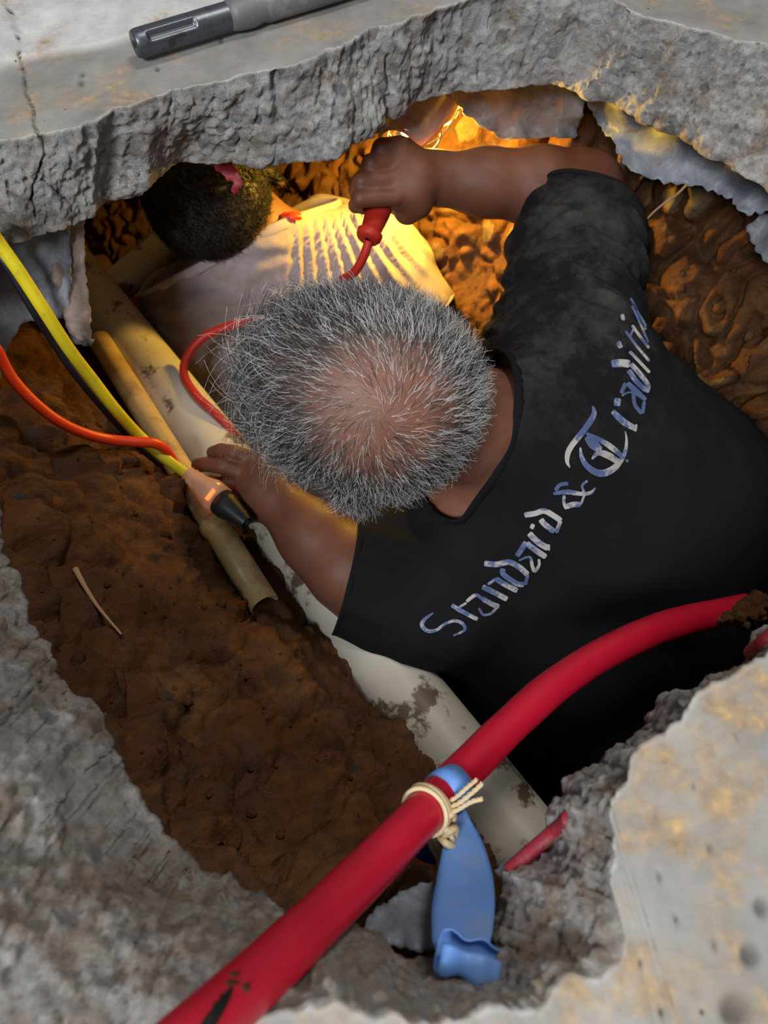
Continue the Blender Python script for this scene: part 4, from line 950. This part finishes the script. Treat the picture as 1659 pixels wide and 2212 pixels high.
# ------------------------------------------------------------------ torn plastic sheeting under the slab
def sheet(name, outline, m, label, cat='plastic sheet', rag=3.0, step=7, amp=.004, th=.0008):
    O = np.array(outline, float); n = len(O); pts = []; k = 0
    for i in range(n):
        a, b = O[i], O[(i+1) % n]; L = np.hypot(*(b-a)[:2]); c = max(1, int(L/step))
        for j in range(c):
            p = a+(b-a)*j/c; q = fbm(np.array([[p[0]*.07, p[1]*.07, 3.]]), 3)[0]*rag*1.6; d = (b-a)[:2]/max(L, 1); pts.append((p[0]-d[1]*q, p[1]+d[0]*q))
    B = len(pts); x0, y0 = O[:, 0].min(), O[:, 1].min(); x1, y1 = O[:, 0].max(), O[:, 1].max(); s2 = step*1.3
    from_in = []
    poly = np.array(pts)
    def inside(x, y):
        c = False; j = B-1
        for i in range(B):
            if (poly[i, 1] > y) != (poly[j, 1] > y) and x < (poly[j, 0]-poly[i, 0])*(y-poly[i, 1])/(poly[j, 1]-poly[i, 1])+poly[i, 0]: c = not c
            j = i
        return c
    yy = y0
    while yy < y1:
        xx = x0
        while xx < x1:
            if inside(xx, yy) and np.min(np.hypot(poly[:, 0]-xx, poly[:, 1]-yy)) > step*.6: from_in.append((xx, yy))
            xx += s2
        yy += s2
    allp = [Vector(p) for p in pts+from_in]
    r = geometry.delaunay_2d_cdt(allp, [], [list(range(B))], 1, 1e-4); vs = np.array([v[:] for v in r[0]]); fs = [list(f) for f in r[2]]
    D = np.hypot(vs[:, 0][:, None]-O[:, 0], vs[:, 1][:, None]-O[:, 1])+4; W = D**-2.5; t = (W*O[:, 2]).sum(1)/W.sum(1)
    V = np.array([Pt(x, y, tt) for (x, y), tt in zip(vs, t)]); V += BACK*(ridged(V*14+x0, 3)*amp)[:, None]
    base = V.mean(0); o = obj(name, V, fs, m, base=base); md = o.modifiers.new('thickness', 'SOLIDIFY'); md.thickness = th
    return tag(o, label, cat)
sheet('plastic_sheet', [(-90, 500, .78), (0, 500, .79), (110, 470, .80), (150, 470, .82), (158, 560, .83), (152, 690, .84), (100, 692, .835), (50, 700, .83), (20, 745, .83), (0, 830, .83), (-90, 850, .83)], M['sheet_blue'], 'blue-grey torn plastic sheet hanging below the slab behind the yellow cord')
sheet('plastic_flap', [(108, 480, .80), (188, 440, .83), (184, 520, .835), (188, 600, .84), (200, 680, .845), (200, 740, .85), (175, 742, .845), (150, 715, .84), (142, 690, .835), (118, 600, .825)], M['sheet_brown'], 'brown-grey torn flap hanging from the slab edge, left of the drain pipe')
sheet('plastic_scrap', [(150, 700, .845), (165, 715, .84), (205, 735, .84), (200, 752, .845), (172, 745, .85), (150, 730, .85)], M['sheet_dark'], 'small dark plastic scrap at the foot of the brown-grey flap')
sheet('plastic_sheet', [(1240, 190, .93), (1350, 230, .915), (1480, 275, .895), (1620, 370, .88), (1760, 440, .86), (1760, 500, .90), (1659, 462, .91), (1605, 463, .92), (1570, 430, .93), (1500, 402, .93), (1440, 398, .94), (1360, 372, .96), (1335, 330, .97), (1300, 275, .98)], M['sheet_blue'], 'long grey torn plastic sheet hanging under the slab at the upper right', rag=7, amp=.0025)
sheet('plastic_sheet', [(962, 190, .98), (1100, 165, .96), (1250, 165, .96), (1262, 230, .98), (1240, 300, 1.02), (1160, 302, 1.03), (1082, 304, 1.03), (1035, 275, 1.01), (1000, 245, 1.0)], M['sheet_dark'], 'dark grey plastic sheet beneath the slab just right of the glowing lamp')
sheet('plastic_scrap', [(1610, 500, .93), (1640, 465, .92), (1720, 450, .91), (1720, 580, .93), (1650, 570, .94)], M['sheet_dark'], 'small grey plastic scrap against the right margin below the long sheet', rag=5)
sheet('plastic_scrap', [(225, 1590, .60), (300, 1618, .615), (322, 1650, .625), (352, 1705, .63), (330, 1722, .62), (280, 1700, .60), (235, 1650, .59)], M['sheet_dark'], 'dark plastic scrap poking from under the broken concrete at the lower left', amp=.002)
sheet('plastic_scrap', [(140, 1490, .60), (180, 1508, .61), (225, 1530, .62), (240, 1560, .62), (200, 1560, .60), (150, 1530, .59)], M['sheet_dark'], 'thin dark plastic sliver above the scrap in the left concrete edge', amp=.002)
sheet('plastic_scrap', [(780, 2010, .475), (800, 1975, .485), (850, 1935, .50), (900, 1912, .505), (960, 1895, .51), (975, 1960, .49), (960, 2040, .46), (900, 2050, .455), (830, 2040, .46)], M['sheet_blue'], 'pale grey plastic scrap behind the hanging blue tape tail', amp=.003, rag=5)
sheet('plastic_scrap', [(1068, 1880, .50), (1090, 1850, .52), (1125, 1848, .53), (1150, 1860, .53), (1120, 1890, .50), (1080, 1905, .49)], M['sheet_blue'], 'tiny pale plastic scrap beside the buried red pipe', amp=.002)
sheet('red_strip', [(425, 334, .86), (470, 336, .855), (500, 350, .86), (520, 378, .875), (526, 398, .88), (512, 418, .89), (500, 414, .885), (505, 398, .88), (488, 385, .875), (460, 362, .865)], M['red_dull'], 'torn crimson plastic strip hanging from the slab over the dark-haired head', 'strip', rag=3, step=4, amp=.002)
V, Fc = blob(Pt(630, 467, 1.10), .011, None, '', sq=(1.3, .7, .5)); tag(obj('red_rag', V, Fc, M['orange_cord'], base=Pt(630, 467, 1.10)), 'small bright red-orange scrap beside the dark-haired man\'s neck', 'scrap')

# ------------------------------------------------------------------ chisel on the slab
ca = Pz(290, 96, .018); cb = Pz(500, 33, .018); cdv = (cb-ca)/np.linalg.norm(cb-ca)
ch = thing('hammer_drill_chisel', ca-np.array([0, 0, .013]), 'dark steel breaker chisel lying on the concrete at the top left', 'chisel')
Ls = np.linalg.norm(cb-ca); sides = 48; _, uu, vv = frame(cdv); V = []; Fc = []; K = 70
if vv[2] < 0: vv = -vv
for k in range(K):
    s = Ls*k/(K-1); r = .0125*(1-.12*math.exp(-s/.002)); inn = (.012 < s < Ls*.60)
    for j in range(sides):
        a = 2*math.pi*j/sides; rr = r
        for ac in (math.radians(140), math.radians(320)):
            dd = (a-ac+math.pi) % (2*math.pi)-math.pi
            if inn and abs(dd) < .30: rr = r-.0045*min(1, (s-.012)/.002)
        V.append(ca+cdv*s+rr*(math.cos(a)*uu+math.sin(a)*vv))
for k in range(K-1):
    for j in range(sides): a = k*sides+j; b = k*sides+(j+1) % sides; Fc.append([a, b, b+sides, a+sides])
V = V+[ca+cdv*.001]; Fc += [[len(V)-1, (j+1) % sides, j] for j in range(sides)]
obj('shank', np.array(V), Fc, M['steel'], ch)
V, Fc = lathe(ca-cdv*.0002, cdv, [(0, 0), (0, .0035)], 16); obj('centre_hole', V, Fc, M['bore'], ch)
V, Fc = lathe(cb-cdv*.004, cdv, [(0, .010), (0, .0125), (.008, .0145), (.022, .0155), (.035, .0135), (.04, .0150), (.40, .0150), (.46, .004)], 36); obj('shaft', V, Fc, M['dull_steel'], ch)

# ------------------------------------------------------------------ roots and loose stones
def root(pts, r, label, lift=.004, bvh=None):
    P = [on(bvh or SB, x, y, lift) for x, y in pts]; V, Fc = tube_geo(P, r, 7, 40); tag(obj('root', V, Fc, M['root'], base=P[0]), label, 'root')
root([(162, 1228), (185, 1270), (215, 1315), (262, 1370)], [.0032, .0024, .0018, .0012], 'pale straw-like root lying on the left soil bank', .006)
V, Fc = tube_geo([Pt(1484, 398, .925), Pt(1462, 420, .925), Pt(1440, 435, .925), Pt(1408, 462, .94), Pt(1375, 500, .95)], [.0018, .0016, .0016, .0012, .0006], 7, 40); tag(obj('root', V, Fc, M['root'], base=Pt(1440, 435, .925)), 'thin root hanging in front of the orange soil at the upper right', 'root')
root([(1108, 1735), (1118, 1758), (1135, 1778), (1165, 1795)], .0009, 'hair-thin root beside the drain pipe near the right concrete edge', .004)
gs = []
for i in range(230):
    a = RS.rand(); px = 80+RS.rand()*900; py = 900+RS.rand()*950
    if RS.rand() < .3: px = 1350+RS.rand()*300; py = 450+RS.rand()*600
    p = on(SB, px, py, .001)
    if p is None or NB.ray_cast(Vector((0, 0, CAMZ)), Vector(ray(px, py)).normalized())[0] is not None: continue
    gs.append(blob(p, .0015+.0055*RS.rand()**3, None, '', sub=1))
V, Fc = merge(*gs); tag(obj('soil_crumbs', V, Fc, M['mud']), 'loose crumbs of earth scattered on the pit bank', 'soil', kind='stuff')
